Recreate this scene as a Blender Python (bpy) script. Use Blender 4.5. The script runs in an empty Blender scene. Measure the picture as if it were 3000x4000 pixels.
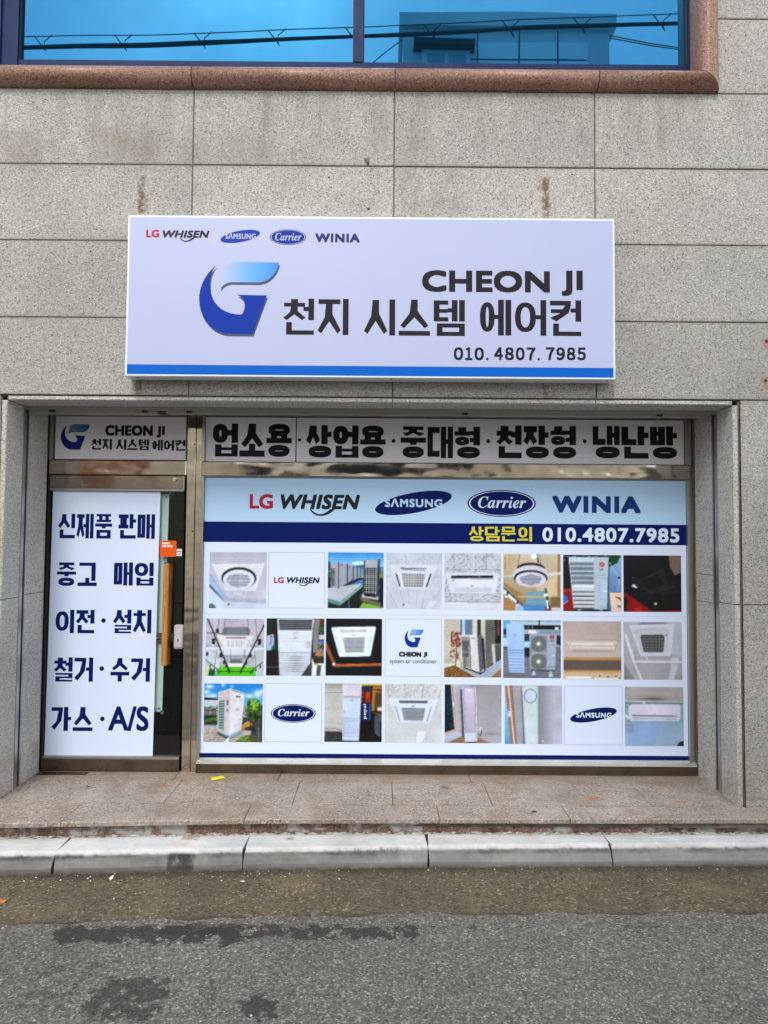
import bpy, math, random
import numpy as np
from mathutils import Vector, Matrix

SC = bpy.context.scene
COL = SC.collection
random.seed(7)
RNG = np.random.RandomState(11)

# ------------------------------------------------------------------ camera
FPX, YAW, PIT, ROL = 2770.0, .0024, .0425, .0071      # focal length in pixels of the 3000 x 4000 photograph
CAM = np.array([0.0, -5.112, 1.6333])                   # metres; z = 0 is the granite step, y = 0 the shop glass
_F = np.array([math.sin(YAW)*math.cos(PIT), math.cos(YAW)*math.cos(PIT), math.sin(PIT)])
_R0 = np.array([math.cos(YAW), -math.sin(YAW), 0.0]); _U0 = np.cross(_R0, _F)
_R = _R0*math.cos(ROL) + _U0*math.sin(ROL)
_U = -_R0*math.sin(ROL) + _U0*math.cos(ROL)
cd = bpy.data.cameras.new('camera'); cam = bpy.data.objects.new('camera', cd); COL.objects.link(cam)
cd.sensor_fit = 'VERTICAL'; cd.sensor_height = 24.0; cd.lens = 24.0*FPX/4000.0
cd.clip_start = .02; cd.clip_end = 400
cam.matrix_world = Matrix([[_R[i], _U[i], -_F[i], CAM[i]] for i in range(3)] + [[0, 0, 0, 1]])
SC.camera = cam

def _ray(u, v): return _F + _R*(u-1500)/FPX - _U*(v-2000)/FPX
def on_y(u, v, y=0.0):
    d = _ray(u, v); t = (y-CAM[1])/d[1]; p = CAM + d*t; return float(p[0]), float(p[2])
def on_z(u, v, z=0.0):
    d = _ray(u, v); t = (z-CAM[2])/d[2]; p = CAM + d*t; return float(p[0]), float(p[1])

# ------------------------------------------------------------------ light
SUN_EL, SUN_AZ = math.radians(45.5), math.radians(-13)     # azimuth from -Y (the street side) towards +X
wd = bpy.data.worlds.new('World'); SC.world = wd; wd.use_nodes = True
wt = wd.node_tree
sky = wt.nodes.new('ShaderNodeTexSky'); sky.sky_type = 'NISHITA'; sky.sun_disc = False
sky.sun_elevation = SUN_EL; sky.sun_rotation = math.pi - SUN_AZ
sky.air_density = 1.0; sky.dust_density = 2.0; sky.ozone_density = 1.0
tc = wt.nodes.new('ShaderNodeTexCoord')
cn = wt.nodes.new('ShaderNodeTexNoise'); cn.inputs['Scale'].default_value = 3.2; cn.inputs['Detail'].default_value = 6; cn.inputs['Roughness'].default_value = .55
wt.links.new(tc.outputs['Generated'], cn.inputs['Vector'])
cr = wt.nodes.new('ShaderNodeValToRGB'); cr.color_ramp.elements[0].position = .30; cr.color_ramp.elements[1].position = .62
cr.color_ramp.elements[0].color = (.35, .35, .35, 1); cr.color_ramp.elements[1].color = (1, 1, 1, 1)
wt.links.new(cn.outputs['Fac'], cr.inputs['Fac'])
mx = wt.nodes.new('ShaderNodeMixRGB'); mx.inputs['Color2'].default_value = (7.6, 7.9, 8.4, 1)
wt.links.new(cr.outputs['Color'], mx.inputs['Fac']); wt.links.new(sky.outputs['Color'], mx.inputs['Color1'])
bg = wt.nodes['Background']; bg.inputs['Strength'].default_value = .165
wt.links.new(mx.outputs['Color'], bg.inputs['Color'])

sl = bpy.data.lights.new('sun', 'SUN'); sun = bpy.data.objects.new('sun', sl); COL.objects.link(sun)
sl.energy = 1.0; sl.angle = math.radians(14); sl.color = (1.0, .95, .87)
sun.rotation_euler = Vector((math.sin(SUN_AZ)*math.cos(SUN_EL), -math.cos(SUN_AZ)*math.cos(SUN_EL), math.sin(SUN_EL))).to_track_quat('Z', 'Y').to_euler()
sun.location = (2, -6, 14)
SC.view_settings.view_transform = 'Standard'; SC.view_settings.look = 'None'; SC.view_settings.gamma = 1.0
SC.view_settings.exposure = 0.90

# ------------------------------------------------------------------ helpers
def lin(c):
    c = np.asarray(c, float)/255.0
    return np.where(c <= .04045, c/12.92, ((c+.055)/1.055)**2.4)

class Mat:
    """small wrapper that wires shader nodes"""
    def __init__(s, name, rough=.6, metal=0.0, color=(.5, .5, .5), spec=.5):
        s.m = bpy.data.materials.new(name); s.m.use_nodes = True; s.t = s.m.node_tree
        s.b = s.t.nodes['Principled BSDF']; s.out = s.t.nodes['Material Output']
        s.set('Base Color', (*color, 1)); s.set('Roughness', rough); s.set('Metallic', metal); s.set('Specular IOR Level', spec)
        s._co = None
    def set(s, k, v):
        if hasattr(v, 'links'): s.t.links.new(v, s.b.inputs[k])
        else: s.b.inputs[k].default_value = v
    def n(s, kind): return s.t.nodes.new(kind)
    def wire(s, v, inp):
        if hasattr(v, 'links'): s.t.links.new(v, inp)
        else: inp.default_value = v
    @property
    def co(s):
        if s._co is None: s._co = s.n('ShaderNodeTexCoord').outputs['Object']
        return s._co
    def xyz(s):
        if not hasattr(s, '_x'):
            x = s.n('ShaderNodeSeparateXYZ'); s.t.links.new(s.co, x.inputs[0]); s._x = x.outputs
        return s._x
    def scaled(s, v):
        m = s.n('ShaderNodeMapping'); s.t.links.new(s.co, m.inputs[0]); m.inputs['Scale'].default_value = v; return m.outputs[0]
    def noise(s, scale, detail=2, rough=.5, vec=None, dist=0.0):
        k = s.n('ShaderNodeTexNoise'); s.t.links.new(vec if vec is not None else s.co, k.inputs['Vector'])
        k.inputs['Scale'].default_value = scale; k.inputs['Detail'].default_value = detail
        k.inputs['Roughness'].default_value = rough; k.inputs['Distortion'].default_value = dist
        return k.outputs['Fac']
    def voro(s, scale, out='Color', feature='F1'):
        k = s.n('ShaderNodeTexVoronoi'); k.feature = feature; s.t.links.new(s.co, k.inputs['Vector']); k.inputs['Scale'].default_value = scale
        return k.outputs[out]
    def ramp(s, fac, stops, interp='LINEAR'):
        k = s.n('ShaderNodeValToRGB'); k.color_ramp.interpolation = interp; e = k.color_ramp.elements
        for i, (p, c) in enumerate(stops):
            el = e[i] if i < 2 else e.new(p)
            el.position = p
            if not hasattr(c, '__len__'): c = (c, c, c)
            el.color = (*c, 1)
        s.wire(fac, k.inputs['Fac']); return k.outputs['Color']
    def mix(s, fac, a, b, mode='MIX'):
        k = s.n('ShaderNodeMixRGB'); k.blend_type = mode
        for v, i in ((fac, 0), (a, 1), (b, 2)):
            if not hasattr(v, 'links') and i and not hasattr(v, '__len__'): v = (v, v, v)
            if not hasattr(v, 'links') and i and len(v) == 3: v = (*v, 1)
            s.wire(v, k.inputs[i])
        return k.outputs[0]
    def math(s, op, a, b=0.0, clamp=False):
        k = s.n('ShaderNodeMath'); k.operation = op; k.use_clamp = clamp
        s.wire(a, k.inputs[0]); s.wire(b, k.inputs[1]); return k.outputs[0]
    def step(s, v, lo, hi):
        k = s.n('ShaderNodeMapRange'); k.interpolation_type = 'SMOOTHSTEP'; s.wire(v, k.inputs['Value'])
        k.inputs['From Min'].default_value = lo; k.inputs['From Max'].default_value = hi; return k.outputs[0]
    def span(s, v, lo, hi, soft):
        return s.math('MULTIPLY', s.step(v, lo-soft, lo+soft), s.math('SUBTRACT', 1.0, s.step(v, hi-soft, hi+soft)))
    def box(s, x0, x1, v0, v1, soft=.02, axis=2):
        X = s.xyz(); return s.math('MULTIPLY', s.span(X[0], x0, x1, soft), s.span(X[axis], v0, v1, soft))
    def add(s, a, b): return s.math('ADD', a, b, True)
    def mul(s, a, b): return s.math('MULTIPLY', a, b)
    def bump(s, h, strength=.3, dist=.01):
        k = s.n('ShaderNodeBump'); k.inputs['Strength'].default_value = strength; k.inputs['Distance'].default_value = dist
        s.t.links.new(h, k.inputs['Height']); s.t.links.new(k.outputs[0], s.b.inputs['Normal'])

class MB:
    """collects geometry in world coordinates, then builds ONE mesh object"""
    def __init__(s): s.v = []; s.f = []; s.mi = []; s.col = []
    def add(s, verts, faces, mi=0, cols=None):
        o = len(s.v); s.v += [tuple(map(float, p)) for p in verts]
        s.f += [tuple(o+i for i in f) for f in faces]; s.mi += [mi]*len(faces)
        if cols is not None: s.col += [tuple(c) for c in cols]
        return s
    def box(s, x0, x1, y0, y1, z0, z1, mi=0):
        v = [(x, y, z) for z in (z0, z1) for y in (y0, y1) for x in (x0, x1)]
        return s.add(v, [(0, 2, 3, 1), (4, 5, 7, 6), (0, 1, 5, 4), (2, 6, 7, 3), (0, 4, 6, 2), (1, 3, 7, 5)], mi)
    def bbox(s, x0, x1, y0, y1, z0, z1, b=.003, mi=0):
        """box with chamfered front (-Y) edges"""
        v = [(x0, y1, z0), (x1, y1, z0), (x1, y1, z1), (x0, y1, z1), (x0, y0+b, z0), (x1, y0+b, z0), (x1, y0+b, z1), (x0, y0+b, z1),
             (x0+b, y0, z0+b), (x1-b, y0, z0+b), (x1-b, y0, z1-b), (x0+b, y0, z1-b)]
        f = [(0, 3, 2, 1), (0, 1, 5, 4), (1, 2, 6, 5), (2, 3, 7, 6), (3, 0, 4, 7), (4, 5, 9, 8), (5, 6, 10, 9), (6, 7, 11, 10), (7, 4, 8, 11), (8, 9, 10, 11)]
        return s.add(v, f, mi)
    def prism(s, pts, y0, y1, mi=0):
        """polygon in x,z extruded from y1 (back) to y0 (front)"""
        n = len(pts); a = sum(pts[i][0]*pts[(i+1) % n][1]-pts[(i+1) % n][0]*pts[i][1] for i in range(n))
        if a < 0: pts = pts[::-1]
        v = [(x, y0, z) for x, z in pts] + [(x, y1, z) for x, z in pts]
        f = [tuple(range(n)), tuple(range(2*n-1, n-1, -1))] + [(i, i+n, (i+1) % n+n, (i+1) % n) for i in range(n)]
        return s.add(v, f, mi)
    def tube(s, pts, r, k=8, mi=0, cap=True):
        P = [Vector(p) for p in pts]; v = []; n = len(P)
        rr = r if hasattr(r, '__len__') else [r]*n
        for i, p in enumerate(P):
            d = (P[min(i+1, n-1)]-P[max(i-1, 0)]).normalized()
            up = Vector((0, 0, 1)) if abs(d.z) < .9 else Vector((1, 0, 0))
            a = d.cross(up).normalized(); b = a.cross(d)
            for j in range(k):
                t = 2*math.pi*j/k; v.append(p + (a*math.cos(t)+b*math.sin(t))*rr[i])
        f = [(i*k+j, i*k+(j+1) % k, (i+1)*k+(j+1) % k, (i+1)*k+j) for i in range(n-1) for j in range(k)]
        if cap: f += [tuple(range(k-1, -1, -1)), tuple((n-1)*k+j for j in range(k))]
        return s.add(v, f, mi)
    def disc_y(s, x, y0, y1, z, r, k=20, mi=0, rz=None):
        rz = rz or r
        return s.prism([(x+r*math.cos(2*math.pi*i/k), z+rz*math.sin(2*math.pi*i/k)) for i in range(k)], y0, y1, mi)
    def build(s, name, mats, parent=None, smooth=False):
        mats = mats if isinstance(mats, (list, tuple)) else [mats]
        off = Vector((0, 0, 0)); p = parent
        while p is not None: off += p.location; p = p.parent
        me = bpy.data.meshes.new(name)
        me.from_pydata([(x-off.x, y-off.y, z-off.z) for x, y, z in s.v], [], s.f)
        for m in mats: me.materials.append(m.m if isinstance(m, Mat) else m)
        me.polygons.foreach_set('material_index', s.mi)
        if smooth: me.polygons.foreach_set('use_smooth', [True]*len(s.f))
        if s.col:
            a = me.color_attributes.new('Col', 'FLOAT_COLOR', 'POINT')
            a.data.foreach_set('color', np.hstack([np.array(s.col), np.ones((len(s.col), 1))]).ravel())
        me.update()
        o = bpy.data.objects.new(name, me); COL.objects.link(o)
        if parent is not None: o.parent = parent
        return o

def tag(o, label=None, cat=None, group=None, kind=None):
    if label: o['label'] = label
    if cat: o['category'] = cat
    if group: o['group'] = group
    if kind: o['kind'] = kind
    return o
def thing(name, label, cat, loc=(0, 0, 0), group=None):
    o = bpy.data.objects.new(name, None); COL.objects.link(o); o.location = loc; o.empty_display_size = .1
    return tag(o, label, cat, group)

# ------------------------------------------------------------------ materials
def granite(name, dark, mid, light, size=150, bias=0.0, rough=.75, grime=.18, bumps=.35):
    m = Mat(name, rough=rough, spec=.3)
    a = m.noise(size, 3, .7); b = m.voro(size*1.15)
    bw = m.n('ShaderNodeSeparateColor'); m.t.links.new(b, bw.inputs[0])
    f = m.math('ADD', m.mul(a, .62), m.mul(bw.outputs[0], .38))
    c = m.ramp(f, [(.27+bias, dark), (.40+bias, mid), (.56+bias, mid), (.70+bias, light)])
    big = m.ramp(m.noise(1.7, 5, .6), [(.3, 1-grime), (.72, 1.0+grime*.35)])
    c = m.mix(1.0, c, big, 'MULTIPLY')
    m.c = c; m.set('Base Color', c); m.bump(a, bumps, .004)
    return m

WALLY = -.61; ZT_ = 2.558
wall_m = granite('granite_grey', (.105, .10, .09), (.33, .321, .295), (.485, .474, .438), 118)
def streak(m, c, x, z0, z1, w, color, amount=1.0, freq=30):
    """a rust or water run with its own ragged outline"""
    nz = m.ramp(m.noise(freq, 4, .7), [(.40, 0.0), (.56, 1.0)])
    k = m.mul(m.mul(m.box(x-w*1.25, x+w*1.25, z0, z1, w*.6), nz), amount)
    return m.mix(k, c, color)
c = wall_m.c
for u, v0, v1, w, a in ((553, 690, 835, .016, .95), (560, 760, 830, .030, .5), (2132, 690, 850, .017, .9), (2120, 690, 740, .03, .5), (2140, 770, 850, .035, .35),
                        (541, 1488, 1540, .018, .9), (2130, 1500, 1560, .02, .75), (2148, 1500, 1560, .035, .4)):
    x, z1 = on_y(u, v0, WALLY); _, z0 = on_y(u, v1, WALLY)
    c = streak(wall_m, c, x, z0, z1, w, (.125, .070, .030), a)
for x0, x1, z0, z1, a, f in ((.06, .50, 3.70, 4.07, .35, 14), (-.30, -.05, 3.66, 4.05, .30, 16), (.10, .35, 4.08, 4.3, .35, 6), (-2.6, -.5, 4.06, 4.30, .62, 3), (-1.0, -.2, 4.06, 4.2, .25, 5), (-3, 3, 4.48, 4.60, .2, 5)):
    nz = wall_m.ramp(wall_m.noise(f, 3, .6, wall_m.scaled((1, 1, .35))), [(.40, 0.0), (.66, 1.0)])
    c = wall_m.mix(wall_m.mul(wall_m.mul(wall_m.box(x0, x1, z0, z1, .07), nz), a), c, (.17, .145, .10))
X = wall_m.xyz()
low = wall_m.mul(wall_m.math('SUBTRACT', 1.0, wall_m.step(X[2], -.05, .45)), wall_m.ramp(wall_m.noise(9, 4, .6), [(.35, 0.0), (.7, .75)]))
c = wall_m.mix(low, c, (.22, .19, .12))
for u, v in ((2992, 1487), (2996, 1332)):
    x, z = on_y(u, v, WALLY); c = streak(wall_m, c, x, z-.05, z+.02, .018, (.35, .13, .02), .9, 60)
fx = wall_m.math('FLOOR', wall_m.math('DIVIDE', wall_m.math('ADD', X[0], 1.245), 1.305)); fz = wall_m.math('FLOOR', wall_m.math('DIVIDE', wall_m.math('SUBTRACT', X[2], ZT_), .5037))
cv = wall_m.n('ShaderNodeCombineXYZ'); wall_m.t.links.new(fx, cv.inputs[0]); wall_m.t.links.new(fz, cv.inputs[2])
wn = wall_m.n('ShaderNodeTexWhiteNoise'); wall_m.t.links.new(cv.outputs[0], wn.inputs['Vector'])
c = wall_m.mix(1.0, c, wall_m.ramp(wn.outputs[0], [(0, (.90, .90, .895)), (1, (1.06, 1.055, 1.04))]), 'MULTIPLY')
frz = wall_m.math('FRACT', wall_m.math('DIVIDE', wall_m.math('SUBTRACT', X[2], ZT_), .5037))
edge_ = wall_m.add(wall_m.math('SUBTRACT', 1.0, wall_m.step(frz, .0, .07)), wall_m.step(frz, .955, 1.0))
c = wall_m.mix(wall_m.mul(edge_, wall_m.ramp(wall_m.noise(5, 5, .65, wall_m.scaled((.8, 1, 2))), [(.38, .0), (.7, .55)])), c, (.17, .15, .115))
drp = wall_m.mul(wall_m.span(X[2], 4.2, 4.58, .16), wall_m.ramp(wall_m.noise(11, 5, .65, wall_m.scaled((1, 1, .10))), [(.47, 0.0), (.70, .45)]))
c = wall_m.mix(drp, c, (.15, .14, .115))
wall_m.set('Base Color', c)
jamb_m = granite('granite_jamb', (.14, .135, .122), (.43, .418, .383), (.62, .605, .555), 118)  # same granite as the wall, colour lightened to offset the shade in the recess
cj = jamb_m.c; Xj = jamb_m.xyz()
lowj = jamb_m.mul(jamb_m.math('SUBTRACT', 1.0, jamb_m.step(Xj[2], -.05, .5)), jamb_m.ramp(jamb_m.noise(7, 4, .6), [(.38, 0.0), (.7, .7)]))
jamb_m.set('Base Color', jamb_m.mix(lowj, cj, (.21, .17, .09)))
caulk_m = Mat('joint_sealant', rough=.8, color=(.105, .088, .066)); caulk_m.set('Base Color', caulk_m.ramp(caulk_m.noise(14, 4), [(.3, (.075, .06, .045)), (.7, (.16, .13, .095))]))
red_m = granite('granite_red', (.04, .024, .019), (.235, .125, .085), (.37, .22, .165), 120, rough=.38, grime=.2, bumps=.1)
step_m = granite('granite_pink', (.060, .046, .040), (.285, .236, .190), (.49, .43, .37), 100, rough=.6, grime=.30)
c = step_m.c
st = step_m.ramp(step_m.noise(2.6, 5, .65), [(.45, 0.0), (.72, .55)])
c = step_m.mix(st, c, (.37, .335, .30))
sd = step_m.ramp(step_m.noise(3.3, 4, .6, None, .4), [(.50, 0.0), (.70, .62)])
c = step_m.mix(sd, c, (.17, .11, .07))
for u, v, r in ((2260, 3058, .06), (2308, 3120, .055), (2655, 3132, .035), (2565, 3062, .04), (1752, 3078, .03), (1822, 3062, .05), (640, 3070, .04)):
    x, y = on_z(u, v); nz = step_m.ramp(step_m.noise(26, 4, .7), [(.38, 0.0), (.6, .9)])
    c = step_m.mix(step_m.mul(step_m.box(x-r, x+r, y-r*.6, y+r*.6, r*.5, 1), nz), c, (.30, .11, .035))
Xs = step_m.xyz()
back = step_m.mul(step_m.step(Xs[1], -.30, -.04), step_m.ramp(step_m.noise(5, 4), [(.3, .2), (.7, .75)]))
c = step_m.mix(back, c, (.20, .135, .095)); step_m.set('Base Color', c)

def stainless(name, col=(.56, .52, .46), rough=.13, wave=.010, scale=(1, 1, 1)):
    m = Mat(name, rough=rough, metal=1.0, color=col)
    sm = m.ramp(m.noise(6, 5, .6), [(.35, tuple(k*.72 for k in col)), (.7, col)])
    m.set('Base Color', sm)
    m.set('Roughness', m.ramp(m.noise(11, 4), [(.3, rough*.7), (.75, rough*1.9)]))
    m.bump(m.noise(2.2, 2, .5, m.scaled(scale)), .9, wave); return m
steel_m = stainless('stainless_steel', (.60, .545, .46), .10, .03, (1.0, 1, 2.0))
kick_m = stainless('stainless_dull', (.19, .155, .12), .30, .01)
alu_m = Mat('aluminium', rough=.32, metal=.85, color=(.42, .41, .39))
alud_m = Mat('aluminium_dark', rough=.4, metal=.4, color=(.36, .345, .31))
chrome_m = Mat('chrome', rough=.08, metal=1.0, color=(.75, .75, .74))
black_m = Mat('black_rubber', rough=.6, color=(.012, .012, .013))
navyframe_m = Mat('navy_frame_paint', rough=.5, spec=.12, color=(.022, .032, .085))
navyframe_m.set('Base Color', navyframe_m.ramp(navyframe_m.noise(8, 4), [(.3, (.005, .014, .058)), (.75, (.010, .025, .085))]))

blueglass = Mat('blue_mirror_glass', rough=.012, metal=.94, color=(.016, .125, .255))
blueglass.set('Base Color', blueglass.ramp(blueglass.noise(1.1, 4), [(.3, (.013, .112, .235)), (.72, (.022, .142, .275))]))
blueglass.bump(blueglass.noise(.9, 1), .35, .004)
dg = Mat('door_glass'); t = dg.t; t.nodes.remove(dg.b)
tr = t.nodes.new('ShaderNodeBsdfTransparent'); tr.inputs[0].default_value = (.87, .92, .905, 1)
gl = t.nodes.new('ShaderNodeBsdfGlossy'); gl.inputs[0].default_value = (.9, .95, .93, 1); gl.inputs['Roughness'].default_value = .02
fr0 = t.nodes.new('ShaderNodeFresnel'); fr0.inputs[0].default_value = 1.52; ge = t.nodes.new('ShaderNodeNewGeometry'); inv = t.nodes.new('ShaderNodeMath'); inv.operation = 'SUBTRACT'; inv.inputs[0].default_value = 1.0; t.links.new(ge.outputs['Backfacing'], inv.inputs[1])
fr = t.nodes.new('ShaderNodeMath'); fr.operation = 'MULTIPLY'; t.links.new(fr0.outputs[0], fr.inputs[0]); t.links.new(inv.outputs[0], fr.inputs[1])
ms = t.nodes.new('ShaderNodeMixShader'); t.links.new(fr.outputs[0], ms.inputs[0]); t.links.new(tr.outputs[0], ms.inputs[1]); t.links.new(gl.outputs[0], ms.inputs[2]); t.links.new(ms.outputs[0], dg.out.inputs[0])

INK = {}
def ink(c, rough=.42):
    """vinyl or print colour given as the linear albedo"""
    k = (tuple(round(x, 4) for x in c), rough)
    if k not in INK: INK[k] = Mat('vinyl_%d' % len(INK), rough=rough, color=c, spec=.4 if min(c) > .2 else .10)
    return INK[k]
print_m = Mat('printed_film', rough=.4, spec=.4)
at = print_m.n('ShaderNodeVertexColor'); at.layer_name = 'Col'; print_m.set('Base Color', at.outputs[0])

# ------------------------------------------------------------------ road, gutter, kerb, step
KX = np.array([-14, -2.9, -2.1, -.75, .26, 1.33, 2.25, 3.2, 14])
def prof(ys, s=.03):   # extend a measured line a little beyond both ends, then straight
    y = list(ys); l = y[0]-(y[1]-y[0])/1.35*.8; return np.array([l-.25, l] + y + [y[-1]+.025, y[-1]+.1])
K_FRONT = prof([-1.103, -1.035, -.980, -.944, -.922]); K_BASE = prof([-1.138, -1.055, -1.008, -.983, -.962])
NOSE = prof([-.946, -.868, -.845, -.834, -.815])
SEAM = prof([-1.675, -1.578, -1.535, -1.520, -1.492])
def kf(x): return float(np.interp(x, KX, K_FRONT))
def kb(x): return float(np.interp(x, KX, K_BASE))
def nose(x): return float(np.interp(x, KX, NOSE))
def seam(x): return float(np.interp(x, KX, SEAM))
ZK, ZG, ZR = -.100, -.208, -.198

road_m = Mat('asphalt', rough=.85, spec=.3)
stones = road_m.voro(112); sv = road_m.n('ShaderNodeSeparateColor'); road_m.t.links.new(stones, sv.inputs[0])
c = road_m.ramp(sv.outputs[0], [(.0, (.058, .056, .048)), (.45, (.122, .119, .104)), (.86, (.178, .173, .150)), (.98, (.31, .29, .245))])
fine = road_m.noise(150, 3, .7)
c = road_m.mix(road_m.ramp(fine, [(.38, .6), (.55, 0.0)]), c, (.05, .048, .043))
c = road_m.mix(1.0, c, road_m.ramp(road_m.noise(1.3, 5, .6), [(.3, .84), (.7, 1.10)]), 'MULTIPLY')
def patch(m, c, u0, v0, u1, v1, lo, hi, col, amt, f=15, z=ZR, axis=1, det=5):
    x0, y0 = on_z(u0, v1, z); x1, _ = on_z(u1, v1, z); _, y1 = on_z(u0, v0, z)
    nz = m.math('ADD', m.noise(f, det, .68), m.mul(m.math('SUBTRACT', m.box(x0, x1, y0, y1, .10, axis), 1.0), .55))
    return m.mix(m.mul(m.step(nz, lo, hi), amt), c, col)
for p in ((120, 3595, 1000, 3705, .40, .435, .85), (900, 3590, 1680, 3690, .43, .465, .82), (560, 3590, 1000, 3670, .34, .39, .72), (230, 3790, 640, 4010, .40, .455, .72), (860, 3850, 1110, 4030, .41, .46, .80), (-60, 3700, 300, 4000, .50, .58, .5), (640, 3780, 900, 4010, .50, .58, .5), (-80, 3585, 3100, 3640, .46, .50, .6)):
    c = patch(road_m, c, *p[:6], (.022, .020, .017), p[6])
big_ = road_m.voro(34); bs_ = road_m.n('ShaderNodeSeparateColor'); road_m.t.links.new(big_, bs_.inputs[0])
bd_ = road_m.voro(34, 'Distance')
pick = road_m.mul(road_m.step(bs_.outputs[1], .90, .93), road_m.math('SUBTRACT', 1.0, road_m.step(bd_, .16, .24)))
c = road_m.mix(road_m.mul(pick, .8), c, road_m.ramp(bs_.outputs[2], [(0, (.30, .29, .25)), (.55, (.34, .33, .30)), (.7, (.30, .20, .10)), (1, (.20, .11, .08))]))
X = road_m.xyz()
road_m.set('Base Color', c); road_m.bump(road_m.math('ADD', road_m.mul(sv.outputs[1], .5), fine), .55, .006)
xs = np.linspace(-14, 14, 561)
v = []; f = []
edge = [seam(x) + .012*math.sin(x*9.1)+.008*math.sin(x*23+1)+random.uniform(-.008, .008) for x in xs]
for x, e in zip(xs, edge): v += [(x, e+.012, ZG-.006), (x, e, ZR), (x, -2.6, ZR), (x, -40, ZR)]
for i in range(len(xs)-1):
    for k in range(3): f.append((i*4+k, i*4+k+1, i*4+k+5, i*4+k+4))
tag(MB().add(v, f).build('road', road_m), kind='structure')

gut_m = Mat('old_gutter_asphalt', rough=.9, spec=.25)
stg = gut_m.voro(85); sg = gut_m.n('ShaderNodeSeparateColor'); gut_m.t.links.new(stg, sg.inputs[0])
c = gut_m.ramp(sg.outputs[0], [(0, (.032, .027, .016)), (.35, (.112, .090, .050)), (.72, (.178, .142, .082)), (.90, (.09, .097, .09)), (.985, (.32, .28, .21))])
c = gut_m.mix(gut_m.ramp(gut_m.noise(130, 3, .7), [(.36, .7), (.55, 0.0)]), c, (.04, .034, .024))
c = gut_m.mix(gut_m.ramp(gut_m.noise(2.2, 5, .6), [(.35, .6), (.7, 0.0)]), c, (.06, .055, .04))
c = gut_m.mix(gut_m.ramp(gut_m.noise(3.0, 5, .6, None, .6), [(.52, .0), (.75, .5)]), c, (.17, .125, .068))
gX = gut_m.xyz()
# ragged dark line at the foot of the kerb, pale mortar smear at the right
def line_mask(m, ys, lo, hi):
    # distance in y from a measured line, the line given as a colour ramp over x
    t = m.math('MULTIPLY', m.math('ADD', m.xyz()[0], 3.0), 1/6.0)
    st = [((x+3)/6, float(y+2.0)) for x, y in zip(KX[1:-1], ys[1:-1])]
    r = m.ramp(t, st); sp = m.n('ShaderNodeSeparateColor'); m.t.links.new(r, sp.inputs[0])
    return m.math('SUBTRACT', m.math('SUBTRACT', m.xyz()[1], -2.0), sp.outputs[0])
dk = line_mask(gut_m, K_BASE, 0, 0)
foot_dark = gut_m.mul(gut_m.step(dk, -.12, -.005), gut_m.ramp(gut_m.noise(6, 5, .65), [(.3, .25), (.65, .95)]))
c = gut_m.mix(foot_dark, c, (.035, .030, .017))
ds = line_mask(gut_m, SEAM, 0, 0)
sdark = gut_m.mul(gut_m.math('SUBTRACT', 1.0, gut_m.step(ds, .004, .05)), .75)
c = gut_m.mix(sdark, c, (.03, .026, .02))
c = patch(gut_m, c, 2330, 3535, 2720, 3566, .36, .52, (.42, .37, .29), .75, 14, ZG)
gut_m.set('Base Color', c); gut_m.bump(gut_m.math('ADD', gut_m.mul(sg.outputs[1], .6), gut_m.noise(60, 3)), .7, .006)
tag(MB().add([(-14, -2.4, ZG), (14, -2.4, ZG), (14, -.6, ZG), (-14, -.6, ZG)], [(0, 1, 2, 3)]).build('gutter', gut_m), kind='structure')

kerb_m = Mat('kerb_white_paint', rough=.7, spec=.3)
c = kerb_m.ramp(kerb_m.noise(5, 6, .65), [(.28, (.42, .425, .415)), (.66, (.56, .57, .56))])
nrm = kerb_m.n('ShaderNodeNewGeometry'); nz_ = kerb_m.n('ShaderNodeSeparateXYZ'); kerb_m.t.links.new(nrm.outputs['Normal'], nz_.inputs[0])
kX = kerb_m.xyz()
facem = kerb_m.math('SUBTRACT', 1.0, kerb_m.step(kX[2], -.128, -.112))
# grey face: paint wear plus the upright side's shade put into the colour, tyre scuffs run along the arris
worn_shade = kerb_m.mul(facem, kerb_m.ramp(kerb_m.noise(4.0, 6, .65, kerb_m.scaled((.6, 1, 2.0))), [(.25, .70), (.68, 1.0)]))
c = kerb_m.mix(worn_shade, c, (.115, .115, .108))
scuff = kerb_m.mul(kerb_m.span(kX[2], -.140, -.120, .009), kerb_m.ramp(kerb_m.noise(6, 5, .7, kerb_m.scaled((.7, 1, 3))), [(.40, 0.0), (.58, .9)]))
c = kerb_m.mix(scuff, c, (.045, .043, .04))
drip = kerb_m.mul(facem, kerb_m.ramp(kerb_m.noise(26, 4, .7, kerb_m.scaled((1, 1, .25))), [(.58, 0.0), (.74, .5)]))
c = kerb_m.mix(drip, c, (.16, .15, .14))
for u0, u1, z0, z1, col, a, lo, hi in ((655, 758, -.205, -.118, (.028, .026, .026), .92, .30, .46), (1380, 1560, -.150, -.108, (.06, .058, .055), .8, .40, .6), (220, 330, -.135, -.118, (.03, .03, .03), .9, .3, .5), (600, 640, -.2, -.13, (.10, .1, .1), .7, .4, .6)):
    x0, x1 = on_z(u0, 3360, -.15)[0], on_z(u1, 3360, -.15)[0]
    nzk = kerb_m.ramp(kerb_m.noise(32, 4, .7, kerb_m.scaled((1, 1, .4))), [(lo, 0.0), (hi, 1.0)])
    c = kerb_m.mix(kerb_m.mul(kerb_m.mul(kerb_m.box(x0, x1, z0, z1, .012), nzk), a), c, col)
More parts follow.
